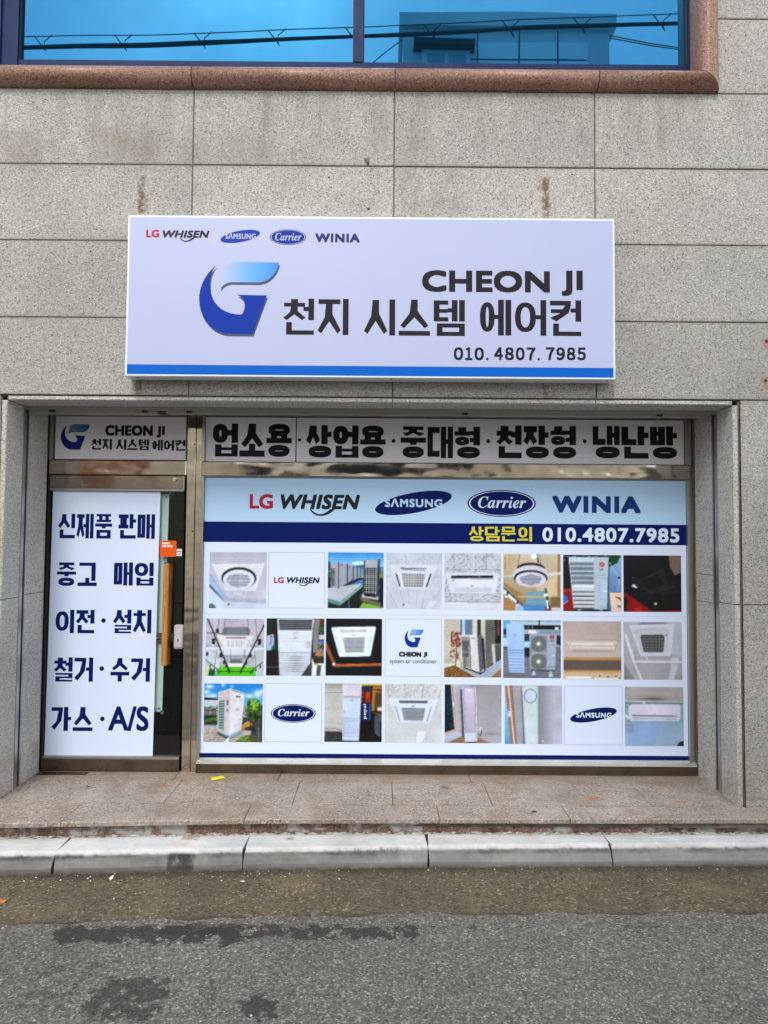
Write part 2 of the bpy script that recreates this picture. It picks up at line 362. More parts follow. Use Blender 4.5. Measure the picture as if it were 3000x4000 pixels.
for u, v, rx, ry, col in ((745, 3272, .05, .03, (.30, .16, .07)), (700, 3296, .05, .03, (.5, .40, .30)), (1133, 3275, .022, .018, (.12, .11, .09)), (1700, 3275, .03, .02, (.5, .45, .4)), (2065, 3262, .03, .02, (.5, .42, .33)), (2860, 3262, .03, .02, (.5, .46, .38))):
    x, y = on_z(u, v, ZK); nzk = kerb_m.ramp(kerb_m.noise(40, 4, .7), [(.36, 0.0), (.56, .9)])
    c = kerb_m.mix(kerb_m.mul(kerb_m.mul(kerb_m.box(x-rx, x+rx, y-ry, y+ry, .014, 1), kerb_m.math('SUBTRACT', 1.0, facem)), nzk), c, col)
dirt = kerb_m.ramp(kerb_m.noise(55, 5, .75), [(.58, 0.0), (.70, .6)])
c = kerb_m.mix(dirt, c, (.20, .185, .15))
soot = kerb_m.ramp(kerb_m.noise(3.4, 6, .7, kerb_m.scaled((.7, 2.5, 1))), [(.46, 0.0), (.72, .45)])
c = kerb_m.mix(soot, c, (.27, .26, .235))
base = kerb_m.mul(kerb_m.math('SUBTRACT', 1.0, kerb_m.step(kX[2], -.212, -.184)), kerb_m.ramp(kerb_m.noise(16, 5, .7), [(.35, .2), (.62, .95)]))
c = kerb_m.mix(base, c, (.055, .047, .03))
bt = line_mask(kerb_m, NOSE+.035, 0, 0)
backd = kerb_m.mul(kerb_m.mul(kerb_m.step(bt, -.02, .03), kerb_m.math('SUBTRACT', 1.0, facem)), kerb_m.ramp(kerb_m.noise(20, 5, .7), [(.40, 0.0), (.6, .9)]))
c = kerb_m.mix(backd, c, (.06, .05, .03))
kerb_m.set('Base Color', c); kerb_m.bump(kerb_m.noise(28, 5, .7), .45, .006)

joints = [-3.90, -2.85, -1.803, -.767, .275, 1.329, 2.37, 3.42]
klab = ['white painted kerb stone outside the left edge, before the one below the door',
        'white kerb stone below the left door jamb, grey and plain on its face',
        'white kerb stone with a square black patch on its face, below the shop door',
        'white kerb stone with a chipped and scuffed arris, below the middle of the window poster',
        'white kerb stone with a clean smooth face, below the right half of the window poster',
        'pale white kerb stone by the right wall pier, its crack leaning at the left end',
        'white kerb stone beyond the right wall pier']
rk = random.Random(3)
for i in range(0, 7):
    x0, x1 = joints[i]+.005, joints[i+1]-.005
    n = 52; v = []; f = []
    jog = [rk.uniform(-.012, .012) for _ in range(2)]
    for k in range(n+1):
        s = k/n; x = x0+(x1-x0)*s; w = .0025
        ex = 0
        yb, yf = kb(x), kf(x)
        chip = rk.choice([0]*7+[.004, .006, .012])
        ring = [(yb+.16, ZG-.03), (-.70, ZK-.002), (yf+.012+chip, ZK+rk.uniform(-w, w)*.3), (yf+.002+chip*.6, ZK-.0045-chip*.4), (yf-.004+chip*.4, ZK-.015-chip), (yb-.001, ZG+.03), (yb-.004, ZG-.03)]
        for j, (yy, zz) in enumerate(ring):
            lean = 0
            if k in (0, n):
                q = [0, -.010, .002, .004, .003, -.002, -.002][j]*(1 if i % 2 else -1)
                lean = q + rk.uniform(-.003, .003)
            v.append((x+lean, yy+rk.uniform(-.0012, .0012), zz))
    m_ = len(ring)
    for k in range(n):
        for j in range(m_-1): f.append((k*m_+j, k*m_+j+1, (k+1)*m_+j+1, (k+1)*m_+j))
    f += [tuple(range(m_-1, -1, -1)), tuple(n*m_+j for j in range(m_))]
    cx = (x0+x1)/2
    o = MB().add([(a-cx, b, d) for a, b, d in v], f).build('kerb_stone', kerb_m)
    for vv in o.data.vertices: vv.co.x += 0
    o.location = (cx, 0, 0)
    # keep the paint stains where they lie: the material reads object space, so bake the shift back into the mesh
    for vv in o.data.vertices: vv.co.x += cx
    o.location = (0, 0, 0)
    tag(o, klab[i], 'kerb stone', 'white kerb stones along the granite step')

# the granite step: top slabs with open joints, nosing, riser
stp = thing('entrance_step', 'pink granite step with rusty stains in front of the shop door and window', 'step', (0, 0, 0))
mb = MB()
rows = [(-.630, None, [-6, -4.4, -3.1, -1.85, -.80, .35, 1.128, 2.45, 3.6, 6]), (-.205, -.630, [-2.41, -1.35, -.548, .078, .70, 1.70, 2.26]), (.0, -.205, [-2.41, -1.42, -.70, .62, 1.55, 2.26])]
for yb_, yf_, xs_ in rows:
    for a, b in zip(xs_[:-1], xs_[1:]):
        g = .0022
        if yf_ is None:
            segs = np.linspace(a+g, b-g, 7)
            top = []; n = len(segs)
            for x in segs: top += [(x, yb_-g, 0), (x, nose(x)+.004, 0), (x, nose(x), -.005), (x, nose(x), -.026), (x, nose(x)+.05, -.026)]
            fs = [(k*5+j, k*5+j+1, k*5+j+6, k*5+j+5) for k in range(n-1) for j in range(4)]
            fs += [(4, 3, 2, 1, 0), tuple((n-1)*5+j for j in range(5))]
            mb.add(top, fs)
        else:
            mb.box(a+g, b-g, yf_+g, yb_-g, -.03, random.uniform(-.0006, .0006))
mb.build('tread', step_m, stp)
MB().box(-6, 6, -.80, .02, -.06, -.0265).build('bedding', caulk_m, stp)
riser_m = granite('granite_riser', (.05, .035, .028), (.20, .12, .085), (.36, .27, .22), 120, rough=.7)
cr_ = riser_m.c
cr_ = riser_m.mix(riser_m.ramp(riser_m.noise(5, 5, .65), [(.52, 0.0), (.60, .9)]), cr_, (.44, .44, .42))
cr_ = riser_m.mix(riser_m.ramp(riser_m.noise(7, 5, .65, None, .5), [(.5, 0.0), (.66, .8)]), cr_, (.05, .035, .022)); riser_m.set('Base Color', cr_)
xs_ = np.linspace(-6, 6, 61); v = []; f = []
for x in xs_: v += [(x, nose(x)+.045, -.026), (x, nose(x)+.05, -.13)]
for i in range(60): f.append((2*i, 2*i+1, 2*i+3, 2*i+2))
MB().add(v, f).build('riser', riser_m, stp)
# ragged mortar bead along the foot of the riser
mort_m = Mat('mortar', rough=.9); mort_m.set('Base Color', mort_m.ramp(mort_m.noise(22, 5, .7), [(.40, (.09, .075, .05)), (.56, (.40, .40, .37))]))
pts = []; rr = []
for x in np.linspace(-3.4, 3.4, 341): pts.append((x, nose(x)+.036+random.uniform(-.006, .006), ZK+random.uniform(-.004, .006))); rr.append(random.uniform(.003, .011))
MB().tube(pts, rr, 6).build('mortar_bead', mort_m, stp)

# ------------------------------------------------------------------ the shop building
bld = thing('shop_building', 'grey granite clad building with blue mirrored window above the recessed shop front', 'building', (0, 0, 0))
XL0, XL1, XR = -2.388, -2.443, 2.285      # left edge of the recess leans slightly
ZT = 2.558
ROWH = .5037
zr = [ZT+ROWH*k for k in range(0, 12)]
G = .004
mb = MB()
W0, W1 = WALLY, WALLY+.03
rj = random.Random(9)
def slab(x0, x1, z0, z1, dx=0):
    mb.bbox(x0+G, x1-G, W0+rj.uniform(-.0012, .0012), W1, z0+G, z1-G, .003)
vx = [-9.0, -7.7, -6.4, -5.1, -3.85, -2.545, -1.245, .060, 1.365, 2.67, 3.975, 5.3, 6.6, 7.9, 9.2]
WZ0, WX1 = 4.578, 2.168   # foot of the sill, right end of the window surround
for k in range(len(zr)-1):
    z0, z1 = zr[k], zr[k+1]
    for a, b in zip(vx[:-1], vx[1:]):
        if z0 > WZ0-.05:
            if z0 < 6.1:
                if b <= WX1 and a > -7: continue
                if a < WX1 < b: a = WX1
        slab(a, b, z0, z1)
# piers left and right of the recess
for z0, z1 in ((-.30, 1.252), (1.252, ZT)):
    for a, b in zip(vx[:-1], vx[1:]):
        if a >= 2.3: slab(a, b, z0, z1)
    slab(XR, 2.67, z0, z1)
    xa = XL0 + (XL1-XL0)*max(z0, 0)/ZT; xb = XL0+(XL1-XL0)*z1/ZT
    mb.prism([(-2.9, z0+G), (xa-G, z0+G), (xb-G, z1-G), (-2.9, z1-G)], W0, W1)
    for a, b in zip([-9, -7, -5, -4.1], [-7, -5, -4.1, -2.9]): slab(a, b, z0, z1)
mb.build('wall', wall_m, bld)
# dark sealant in the joints just behind the stone faces, and the mass of the wall
jb = MB()
jb.box(-9, XL1-.004, WALLY+.0055, WALLY+.30, -.3, ZT); jb.box(XR+.004, 9.2, WALLY+.0055, WALLY+.30, -.3, ZT)
jb.box(-9, 9.2, WALLY+.0055, WALLY+.30, ZT+.004, WZ0-.001); jb.box(WX1+.001, 9.2, WALLY+.0055, WALLY+.30, WZ0, 8.0); jb.box(-9, -7.01, WALLY+.0055, WALLY+.30, WZ0, 8.0)
jb.box(-7.0, WX1, WALLY+.0055, WALLY+.30, 6.08, 8.0)
jb.build('wall_joint', caulk_m, bld)
MB().box(-9, 9.2, -.30, 6, 8.0, 8.3).build('roof', caulk_m, bld)
MB().box(-9, -2.62, -.30, -.1, -.3, 8).box(2.46, 9.2, -.30, -.1, -.3, 8).box(-2.62, 2.46, -.30, -.1, 2.72, 4.55).build('inner_wall', caulk_m, bld)

# granite lining of the recess
ZS = 2.528
jm, jl = MB(), MB()
XJR, XJL = 2.242, -2.406
for z0, z1 in ((-.02, 1.252), (1.252, ZS)):
    jm.bbox(XJR, XJR+.034, W0+.008, -.388, z0+.002, z1-.002, .006)
    jl.bbox(XJL-.034, XJL, W0+.008, -.388, z0+.002, z1-.002, .006)
for z0, z1 in ((-.02, 1.235), (1.239, 1.425), (1.429, ZS)):
    jm.box(XJR, XJR+.034, -.312, -.045, z0, z1)
for z0, z1 in ((-.02, 1.262), (1.266, ZS)):
    jl.box(XJL-.034, XJL, -.312, -.045, z0, z1)
jm.build('jamb', jamb_m, bld); jl.build('jamb', jamb_m, bld)
sf = MB()
for a, b in zip([XJL, -1.245, .06, 1.365], [-1.245, .06, 1.365, XJR]):
    sf.bbox(a+.002, b-.002, W0+.008, -.392, ZS, ZS+.026, .005)
sf.build('soffit', jamb_m, bld)
ck = MB()
ck.box(XJR+.0341, XR+.003, W0+.013, -.5, -.02, ZT).box(XJL-.08, XJL-.0341, W0+.013, -.5, -.02, ZT)
ck.box(XJL-.03, XJR+.03, W0+.013, -.30, ZS+.0261, ZT+.003)
ck.box(XJR+.0345, XJR+.2, -.4995, .05, -.02, ZS+.2).box(XJL-.2, XJL-.0345, -.4995, .05, -.02, ZS+.2)
ck.box(XJR-.004, XJR+.034, -.0449, -.02, -.01, ZS).box(XJL-.034, XJL+.004, -.0449, -.02, -.01, ZS)
ck.build('sealant', caulk_m, bld)
# roller shutter: guide rails, slot, bottom bar under the lintel
for sgn, xj in ((1, XJR), (-1, XJL)):
    r = MB()
    a, b = (xj-.004, xj+.03) if sgn > 0 else (xj-.03, xj+.004)
    r.box(a, b, -.387, -.352, -.01, ZS); r.box(a, b, -.326, -.313, -.01, ZS)
    ro = r.build('shutter_rail', alu_m, bld)
    s = MB(); a, b = (xj+.012, xj+.034) if sgn > 0 else (xj-.034, xj-.012)
    s.box(a, b, -.3519, -.3261, -.01, ZS); s.build('shutter_slot', black_m, ro)
shb = MB()
shb.box(XJL+.005, XJR-.005, -.387, -.376, ZS-.024, ZS+.02)             # front lip
shb.box(XJL+.03, -1.62+.10, -.372, -.352, ZS-.048, ZS+.02).box(-1.46, XJR-.05, -.372, -.352, ZS-.040, ZS+.02)
sbo = shb.build('shutter_box', alud_m, bld)
MB().box(XJL+.02, -1.50, -.376, -.345, ZS-.052, ZS-.0485).box(-1.44, XJR-.04, -.376, -.345, ZS-.0445, ZS-.0405).build('shutter_bottom_bar', alu_m, sbo)
for x in (-2.22, -1.60, -1.30, .55, 1.86): MB().box(x-.018, x+.018, -.39, -.3725, ZS-.036, ZS-.0245).build('shutter_stop', black_m, sbo)
MB().box(XJL, XJR, -.31, -.30, ZS+.03, ZS+.2).box(XJL, XJR, -.312, -.02, ZS+.06, ZS+.09).build('soffit_board', alud_m, bld)

# upper window with navy frame and blue mirrored glass, red granite half-round surround
win = MB()
YF = WALLY+.105
win.box(-7, -2.455, YF, YF+.06, 4.70, 4.835).box(-2.455+.0, WX1-.07, YF, YF+.06, 4.70, 4.836)
win.box(-2.66, -2.452, YF-.012, YF+.06, 4.70, 6.08).box(-.214, -.150, YF-.006, YF+.06, 4.836, 6.08)
win.box(2.024, WX1-.06, YF-.008, YF+.06, 4.70, 6.08).box(2.052, WX1-.06, YF-.03, YF-.0081, 4.70, 6.08)
win.box(-2.62, -2.56, YF-.03, YF-.0121, 4.70, 6.08)
wo = win.build('window_frame', navyframe_m, bld)
for a, b in ((-7, -2.66), (-2.452, -.214), (-.150, 2.024)):
    MB().box(a-.01, b+.01, YF+.03, YF+.036, 4.82, 6.08).build('window_pane', blueglass, wo)
gk = MB()
for a, b in ((-2.452, -.214), (-.150, 2.024)):
    gk.box(a, b, YF+.012, YF+.03, 4.836, 4.842).box(a, a+.006, YF+.012, YF+.03, 4.8421, 6.08).box(b-.006, b, YF+.012, YF+.03, 4.8421, 6.08)
gk.build('gasket', black_m, wo)
def halfround(n=14, rx=.078, rz=.0665):
    return [(-math.cos(math.pi*(i/(n-1)-.5))*rx, math.sin(math.pi*(i/(n-1)-.5))*rz) for i in range(n)]
hr = halfround()
zc = 4.640
sl_ = MB()
for a, b in ((-7, -3.85), (-3.85, -2.545), (-2.545, -1.247), (-1.247, .062), (.062, 1.376), (1.376, 2.168)):
    mit = b == 2.168
    n = len(hr); v = []
    for (dy, dz) in hr: v.append((a+.003, WALLY+dy, zc+dz))
    for (dy, dz) in hr: v.append(((2.168-.0665-dz*1.0 if mit else b-.003), WALLY+dy, zc+dz))
    v += [(a+.003, YF+.02, zc+.0665), (b-.003 if not mit else 2.035, YF+.02, zc+.0665), (a+.003, WALLY+.03, zc-.0665), (b-.003 if not mit else 2.168, WALLY+.03, zc-.0665)]
    f = [(j, j+1, n+j+1, n+j) for j in range(n-1)] + [(n-1, 2*n, 2*n+1, 2*n-1), (0, n, 2*n+3, 2*n+2)]
    f += [tuple([2*n+2]+list(range(0, n))+[2*n]), tuple([2*n+1]+list(range(2*n-1, n-1, -1))+[2*n+3])]
    sl_.add(v, f)
sl_.build('window_sill', red_m, bld, smooth=False)
vs = MB(); n = len(hr); v = []
for (dy, dz) in hr: v.append((2.1015+dz, WALLY+dy, zc-dz+.004))
for (dy, dz) in hr: v.append((2.1015+dz, WALLY+dy, 6.2))
v += [(2.035, YF+.02, zc+.07), (2.035, YF+.02, 6.2), (2.168, WALLY+.03, zc-.06), (2.168, WALLY+.03, 6.2)]
f = [(j, n+j, n+j+1, j+1) for j in range(n-1)] + [(0, 2*n, 2*n+1, n), (n-1, 2*n-1, 2*n+3, 2*n+2)]
vs.add(v, f); vs.build('window_surround', red_m, bld)
MB().box(-7, 2.16, WALLY+.012, WALLY+.029, zc-.078, zc-.0668).build('sill_joint', caulk_m, bld)
for bn in ('window_sill', 'window_surround'):
    for p in bpy.data.objects[bn].data.polygons: p.use_smooth = len(p.vertices) == 4 and True
# old anchor holes in the stone
for u, v_, r in ((1437, 640, .010), (1440, 816, .009), (1285, 693, .006)):
    x, z = on_y(u, v_, WALLY); MB().disc_y(x, WALLY-.0022, WALLY+.004, z, r, 12).build('anchor_hole', black_m, bld)
bx, bz = on_y(1436, 632, WALLY); MB().box(bx-.022, bx+.012, WALLY-.003, WALLY+.003, bz-.004, bz+.022).build('anchor_patch', caulk_m, bld)
for u, v_ in ((2990, 1487), (2994, 1333)):
    x, z = on_y(u, v_, WALLY); MB().disc_y(x, WALLY-.006, WALLY+.004, z, .009, 10).build('anchor_bolt', black_m, bld)

# shop front: mullion, rails, frames, panes
X0, X1 = -2.405, 2.235
DXL, DXR = -2.400, -1.420
PXL, PXR = -1.300, 2.186
mul_m = stainless('stainless_mullion', (.66, .60, .50), .10, .022, (1, 1, 1.8))
MB().bbox(-1.4115, -1.349, -.014, .045, 0, 2.56, .003).build('mullion', mul_m, bld); MB().bbox(-1.347, PXL-.002, -.014, .045, 0, 2.56, .003).build('mullion', mul_m, bld)
for z, x, r in ((1.70, -1.361, .006), (1.655, -1.358, .003), (2.33, -1.36, .005), (2.10, -1.36, .004)): MB().disc_y(x, -.0148, -.01, z, r, 10).build('screw_hole', black_m, bld)
MB().bbox(DXL-.002, -1.4125, -.03, .04, 2.104, 2.206, .004).build('transom_rail', steel_m, bld); MB().bbox(PXL-.0015, X1-.02, -.03, .04, 2.101, 2.203, .004).build('transom_rail', steel_m, bld)
fp = MB()
fp.box(2.192, 2.207, -.03, .03, .075, 2.0985).box(2.216, X1+.01, -.012, .03, .0, 2.56).box(2.207, 2.216, -.006, .03, .075, 2.0985)
fp.box(2.187, X1-.012, -.025, .03, 2.206, 2.56)
fp.box(PXL, PXL+.017, -.03, .03, .082, 2.0985).box(PXL, PXL+.017, -.03, .03, 2.206, 2.56)
fp.box(PXL+.0172, 2.186, -.03, .03, 2.536, 2.56).box(PXL+.0172, 2.1918, -.012, .03, 2.094, 2.0985)
fp.box(-2.440, -2.402, -.045, .03, 0, 2.56).box(-2.4018, -2.378, -.03, .03, 2.209, 2.56).box(-2.3778, DXR, -.03, .03, 2.533, 2.56)
fp.build('frame_post', alu_m, bld)
ld = MB().add([(PXL, -.050, .070), (2.232, -.050, .070), (2.232, -.012, .097), (PXL, -.012, .097), (PXL, -.05, .066), (2.232, -.05, .066), (PXL, .03, .066), (2.232, .03, .066), (PXL, .03, .097), (2.232, .03, .097)],
              [(0, 1, 2, 3), (4, 5, 1, 0), (3, 2, 9, 8)])
ledge_m = Mat('bright_ledge', rough=.16, metal=.8, color=(.92, .91, .88)); ld.build('ledge', ledge_m, bld)
MB().box(PXL-.001, 2.232, -.045, .03, .0, .0655).build('kick_plate', kick_m, bld)
pns = ((PXL+.018, 2.215, .097, 2.095), (PXL+.018, 2.186, 2.205, 2.54), (-2.378, -1.413, 2.208, 2.54))
pane_m = Mat('shop_pane', rough=.03, color=(.012, .016, .016), spec=.6); 
for a, b, c0, d in pns: MB().box(a, b, .008, .016, c0, d).build('shop_pane', pane_m, bld)

# glass door
door = MB()
door.bbox(DXL+.012, DXR-.004, -.030, .022, 2.003, 2.098, .003)
dm = stainless('stainless_door', (.40, .35, .30), .16, .016)
do = door.build('door', dm, bld)
MB().bbox(DXL+.004, DXR-.004, -.030, .022, .006, .092, .003).build('bottom_rail', kick_m, do)
for za_, zb2 in ((.0922, .106), (1.988, 2.0028)): MB().box(DXL+.012, DXR-.006, -.026, .018, za_, zb2).build('glazing_strip', alu_m, do)
MB().box(DXL+.014, DXR-.006, -.005, .005, .106, 1.988).build('glass_pane', dg, do)
MB().box(DXL-.001, DXL+.0115, -.028, .02, .0, 2.10).build('pivot_stile', black_m, do)
kx, kz = on_y(684, 1873, -.03)
kc = MB().disc_y(kx, -.044, -.0305, kz, .0125, 18).disc_y(kx, -.048, -.0441, kz, .0085, 18)
kc.build('key_cylinder', chrome_m, do); MB().box(kx-.0012, kx+.0012, -.0487, -.0481, kz-.004, kz+.004).build('keyhole', black_m, do)
wood_m = Mat('varnished_wood', rough=.38, color=(.42, .18, .03))
g_ = wood_m.noise(9, 6, .65, wood_m.scaled((14, 14, 1.0)), .8)
cw = wood_m.ramp(g_, [(.30, (.22, .075, .010)), (.5, (.44, .19, .03)), (.72, (.56, .27, .05))])
blot = wood_m.ramp(wood_m.noise(46, 3, .6, wood_m.scaled((1, 1, .5))), [(.64, 0.0), (.72, .8)])
wood_m.set('Base Color', wood_m.mix(blot, cw, (.05, .02, .006)))
wood2_m = Mat('dark_wood', rough=.4, color=(.085, .022, .008))
wood2_m.set('Base Color', wood2_m.ramp(wood2_m.noise(7, 5, .6, wood2_m.scaled((12, 12, 1))), [(.3, (.13, .035, .014)), (.7, (.28, .085, .03))]))
def bar(mb, xt, zt, xb, zb, w, y0, y1):
    b = .006; v = []
    for x, z in ((xb, zb), (xt, zt)):
        for dx, dy in ((-w, y0+b), (-w+b, y0), (w-b, y0), (w, y0+b), (w, y1), (-w, y1)): v.append((x+dx, dy, z))
    f = [(j, (j+1) % 6, 6+(j+1) % 6, 6+j) for j in range(6)] + [(5, 4, 3, 2, 1, 0), tuple(range(6, 12))]
    mb.add(v, f)
xt, zt = on_y(649, 2200, -.085); xb, zb = on_y(639, 2600, -.085)
mb = MB(); bar(mb, xt, zt, xb, zb, .0185, -.090, -.055)
hd = mb.build('handle', wood_m, do); tag(hd, 'amber varnished wooden bar with frayed ends')
MB().box(xt-.017, xt+.017, -.088, -.056, zt, zt+.006).build('handle_cap', black_m, hd)
xt2, zt2 = on_y(669, 2197, .075); xb2, zb2 = on_y(658, 2592, .075)
mb = MB(); bar(mb, xt2, zt2, xb2, zb2, .0185, .055, .090); tag(mb.build('handle', wood2_m, do), 'dark brown wooden bar inside the glass')
for u, v_ in ((661, 2297), (655, 2491)):
    bl = MB(); x, z = on_y(u, v_, -.04); bl.tube([(x-.018, -.056, z), (x-.018, .056, z)], .0075, 12)
    bl.tube([(x, -.052, z), (x, -.040, z)], [.011, .009], 12)
    bl.build('handle_bolt', chrome_m, do)
lock_m = Mat('silver_plastic', rough=.30, metal=.35, color=(.62, .62, .63)); 
lx0, lz1 = on_y(680, 2441, -.03); lx1, lz0 = on_y(713, 2535, -.03)
def rrect(x0, x1, z0, z1, r, k=5):
    P = []
    for cx_, cz_, a0 in ((x1-r, z0+r, -90), (x1-r, z1-r, 0), (x0+r, z1-r, 90), (x0+r, z0+r, 180)):
        for i in range(k+1):
            a = math.radians(a0+90*i/k); P.append((cx_+r*math.cos(a), cz_+r*math.sin(a)))
    return P
lk = MB().prism(rrect(lx0, lx1, lz0, lz1, .012), -.026, -.0052).prism(rrect(lx0+.003, lx1-.003, lz0+.012, lz1-.004, .010), -.036, -.0261)
lk.prism(rrect(lx0+.005, lx1-.005, lz0+.016, lz1-.034, .007), -.040, -.0361)
lko = lk.build('lock', lock_m, do)
mxl = (lx0+lx1)/2
MB().disc_y(mxl+.001, -.0415, -.0401, lz0+.062, .0055, 16, rz=.010).build('lock_button', chrome_m, lko)
MB().box(lx0+.007, lx0+.0095, -.0407, -.0401, lz0+.092, lz0+.104).build('lock_marking', black_m, lko); MB().box(lx1-.0125, lx1-.0105, -.0407, -.0401, lz0+.03, lz0+.048).build('lock_marking', black_m, lko)
px0, pz1 = on_y(612, 2472, .012); px1, pz0 = on_y(677, 2508, .012)
MB().prism(rrect(px0, px1, pz0, pz1, .014), .006, .014).build('lock_plate', Mat('smoked_acrylic', rough=.2, color=(.16, .115, .085)), do)
MB().box(px0-.003, px1-.004, -.0065, -.0052, (pz0+pz1)/2-.004, (pz0+pz1)/2+.004).build('lock_bar', chrome_m, do)

# what the strip of clear glass lets one see inside
inn_m = Mat('interior_wall', rough=.8, color=(.22, .28, .27)); infl_m = Mat('interior_floor', rough=.5, color=(.035, .034, .030))
MB().box(-2.62, 2.44, 3.0, 3.1, -.02, 2.75).box(-2.62, -2.52, .06, 3.0, -.02, 2.75).box(2.36, 2.46, .06, 3.0, -.02, 2.75).box(-2.62, 2.46, .06, 3.1, 2.60, 2.70).build('interior_wall', inn_m, bld)
MB().box(-2.52, 2.36, .05, 3.0, -.06, -.004).build('interior_floor', infl_m, bld)
pt = MB().box(-2.5, -.6, 1.55, 1.6, 0, 2.55); pt.build('partition', inn_m, bld)
MB().box(-1.86, -1.62, 1.535, 1.5495, .85, 2.28).build('interior_door', Mat('brown_door', rough=.5, color=(.035, .024, .02)), bld)
pl = MB()
for x in (-1.95, -1.61, -1.43): pl.box(x-.003, x+.003, 1.545, 1.5497, .0, 2.5)
for z in (.55, 1.05, 1.55, 2.0): pl.box(-2.5, -.6, 1.546, 1.5496, z-.003, z+.003)
pl.build('panel_seam', black_m, bld)

# ------------------------------------------------------------------ lettering helpers
FONT_CACHE = {}
def glyphs(body, shear=0.0, space=1.0):
    k = (body, shear, space)
    if k not in FONT_CACHE:
        c = bpy.data.curves.new('lettering', 'FONT'); c.body = body; c.shear = shear; c.space_character = space; c.resolution_u = 4
        o = bpy.data.objects.new('lettering', c); COL.objects.link(o)
        dgp = bpy.context.evaluated_depsgraph_get(); me = bpy.data.meshes.new_from_object(o.evaluated_get(dgp))
        v = np.array([(p.co.x, p.co.y) for p in me.vertices]); f = [tuple(p.vertices) for p in me.polygons]
        bpy.data.objects.remove(o); bpy.data.curves.remove(c); bpy.data.meshes.remove(me)
        FONT_CACHE[k] = (v, f)
    return FONT_CACHE[k]
EIGHT = [(0, 0), (1, 1), (-1, 1), (1, -1), (-1, -1), (1, 0), (-1, 0), (0, 1), (0, -1)]
def lettering(mb, body, x0, x1, z0, z1, y, rx=0.0, rz=0.0, shear=0.0, space=1.0, mi=0, rot=False):
    """flat letters filling the box x0..x1, z0..z1 on the plane y; rx, rz fatten the strokes"""
    v, f = glyphs(body, shear, space)
    if rot: v = np.stack([-v[:, 1], v[:, 0]], 1)
    lo, hi = v.min(0), v.max(0)
    sx = (x1-x0-2*rx)/(hi[0]-lo[0]); sz = (z1-z0-2*rz)/(hi[1]-lo[1])
    P = np.stack([(v[:, 0]-lo[0])*sx+x0+rx, (v[:, 1]-lo[1])*sz+z0+rz], 1)
    for i, (a, b) in enumerate(EIGHT if (rx or rz) else EIGHT[:1]):
        mb.add([(p[0]+a*rx, y-i*2.5e-5, p[1]+b*rz) for p in P], f, mi)
def pz(fr, x, y, Y):      # point of a close-up crop (origin u, v and scale) -> x, z on the plane Y
    return on_y(fr[0]+x*fr[2], fr[1]+y*fr[2], Y)
def bx(fr, x0, y0, x1, y1, Y):
    a, b = pz(fr, x0, (y0+y1)/2, Y), pz(fr, x1, (y0+y1)/2, Y); t_, u_ = pz(fr, (x0+x1)/2, y0, Y), pz(fr, (x0+x1)/2, y1, Y)
    return a[0], b[0], u_[1], t_[1]
def text(mb, fr, body, x0, y0, x1, y1, Y, w=0.0, h=None, **k):
    X = bx(fr, x0, y0, x1, y1, Y); lettering(mb, body, *X, Y, w, w if h is None else h, **k)
def ellipse(mb, cx_, cz_, rx, rz, y, tilt=0.0, k=48, depth=.0004):
    P = []
    for i in range(k):
        a = 2*math.pi*i/k; x, z = rx*math.cos(a), rz*math.sin(a)
        P.append((cx_+x*math.cos(tilt)-z*math.sin(tilt), cz_+x*math.sin(tilt)+z*math.cos(tilt)))
    mb.prism(P, y, y+depth)
def bez(pts, n=10):
    """closed outline: each entry is a point, or (ctrl, ctrl, point) for a cubic"""
    out = [pts[0]]
    for p in pts[1:]:
        if hasattr(p[0], '__len__'):
            a = out[-1]; b, c_, d = p
            for i in range(1, n+1):
                t = i/n; s = 1-t
                out.append(tuple(s**3*a[j]+3*s*s*t*b[j]+3*s*t*t*c_[j]+t**3*d[j] for j in (0, 1)))
        else: out.append(p)
    return out
def fill(mb, pts, y, depth=.0003, mi=0):
    """triangulated flat outline (concave allowed)"""
    from mathutils.geometry import tessellate_polygon
    V = [Vector((x, 0, z)) for x, z in pts]; tris = tessellate_polygon([V])
    f = []
    for a, b, c_ in tris:
        n_ = (V[b]-V[a]).cross(V[c_]-V[a]); f.append((a, b, c_) if n_.y < 0 else (a, c_, b))
    return mb.add([(x, y, z) for x, z in pts], f, mi)

# ---- cut vinyl Hangul: every syllable is put together from its strokes
LEAD = 'ㄱㄲㄴㄷㄸㄹㅁㅂㅃㅅㅆㅇㅈㅉㅊㅋㅌㅍㅎ'; VOW = 'ㅏㅐㅑㅒㅓㅔㅕㅖㅗㅘㅙㅚㅛㅜㅝㅞㅟㅠㅡㅢㅣ'
TAIL = ' ㄱㄲㄳㄴㄵㄶㄷㄹㄺㄻㄼㄽㄾㄿㅀㅁㅂㅄㅅㅆㅇㅈㅊㅋㅌㅍㅎ'
def R_(x0, y0, x1, y1): return [(x0, y0), (x1, y0), (x1, y1), (x0, y1)]
def ring_(x0, y0, x1, y1, tv, th, n=28):
    cx_, cy_, a, b = (x0+x1)/2, (y0+y1)/2, (x1-x0)/2, (y1-y0)/2; out = []
    p = 2.35
    def pt(t, rx, ry):
        c_, s_ = math.cos(t), math.sin(t)
        return (cx_+rx*math.copysign(abs(c_)**(2/p), c_), cy_+ry*math.copysign(abs(s_)**(2/p), s_))
    for i in range(n):
        t0, t1_ = 2*math.pi*i/n, 2*math.pi*(i+1)/n
        out.append([pt(t0, max(a-tv, .01), max(b-th, .01)), pt(t0, a, b), pt(t1_, a, b), pt(t1_, max(a-tv, .01), max(b-th, .01))])
    return out
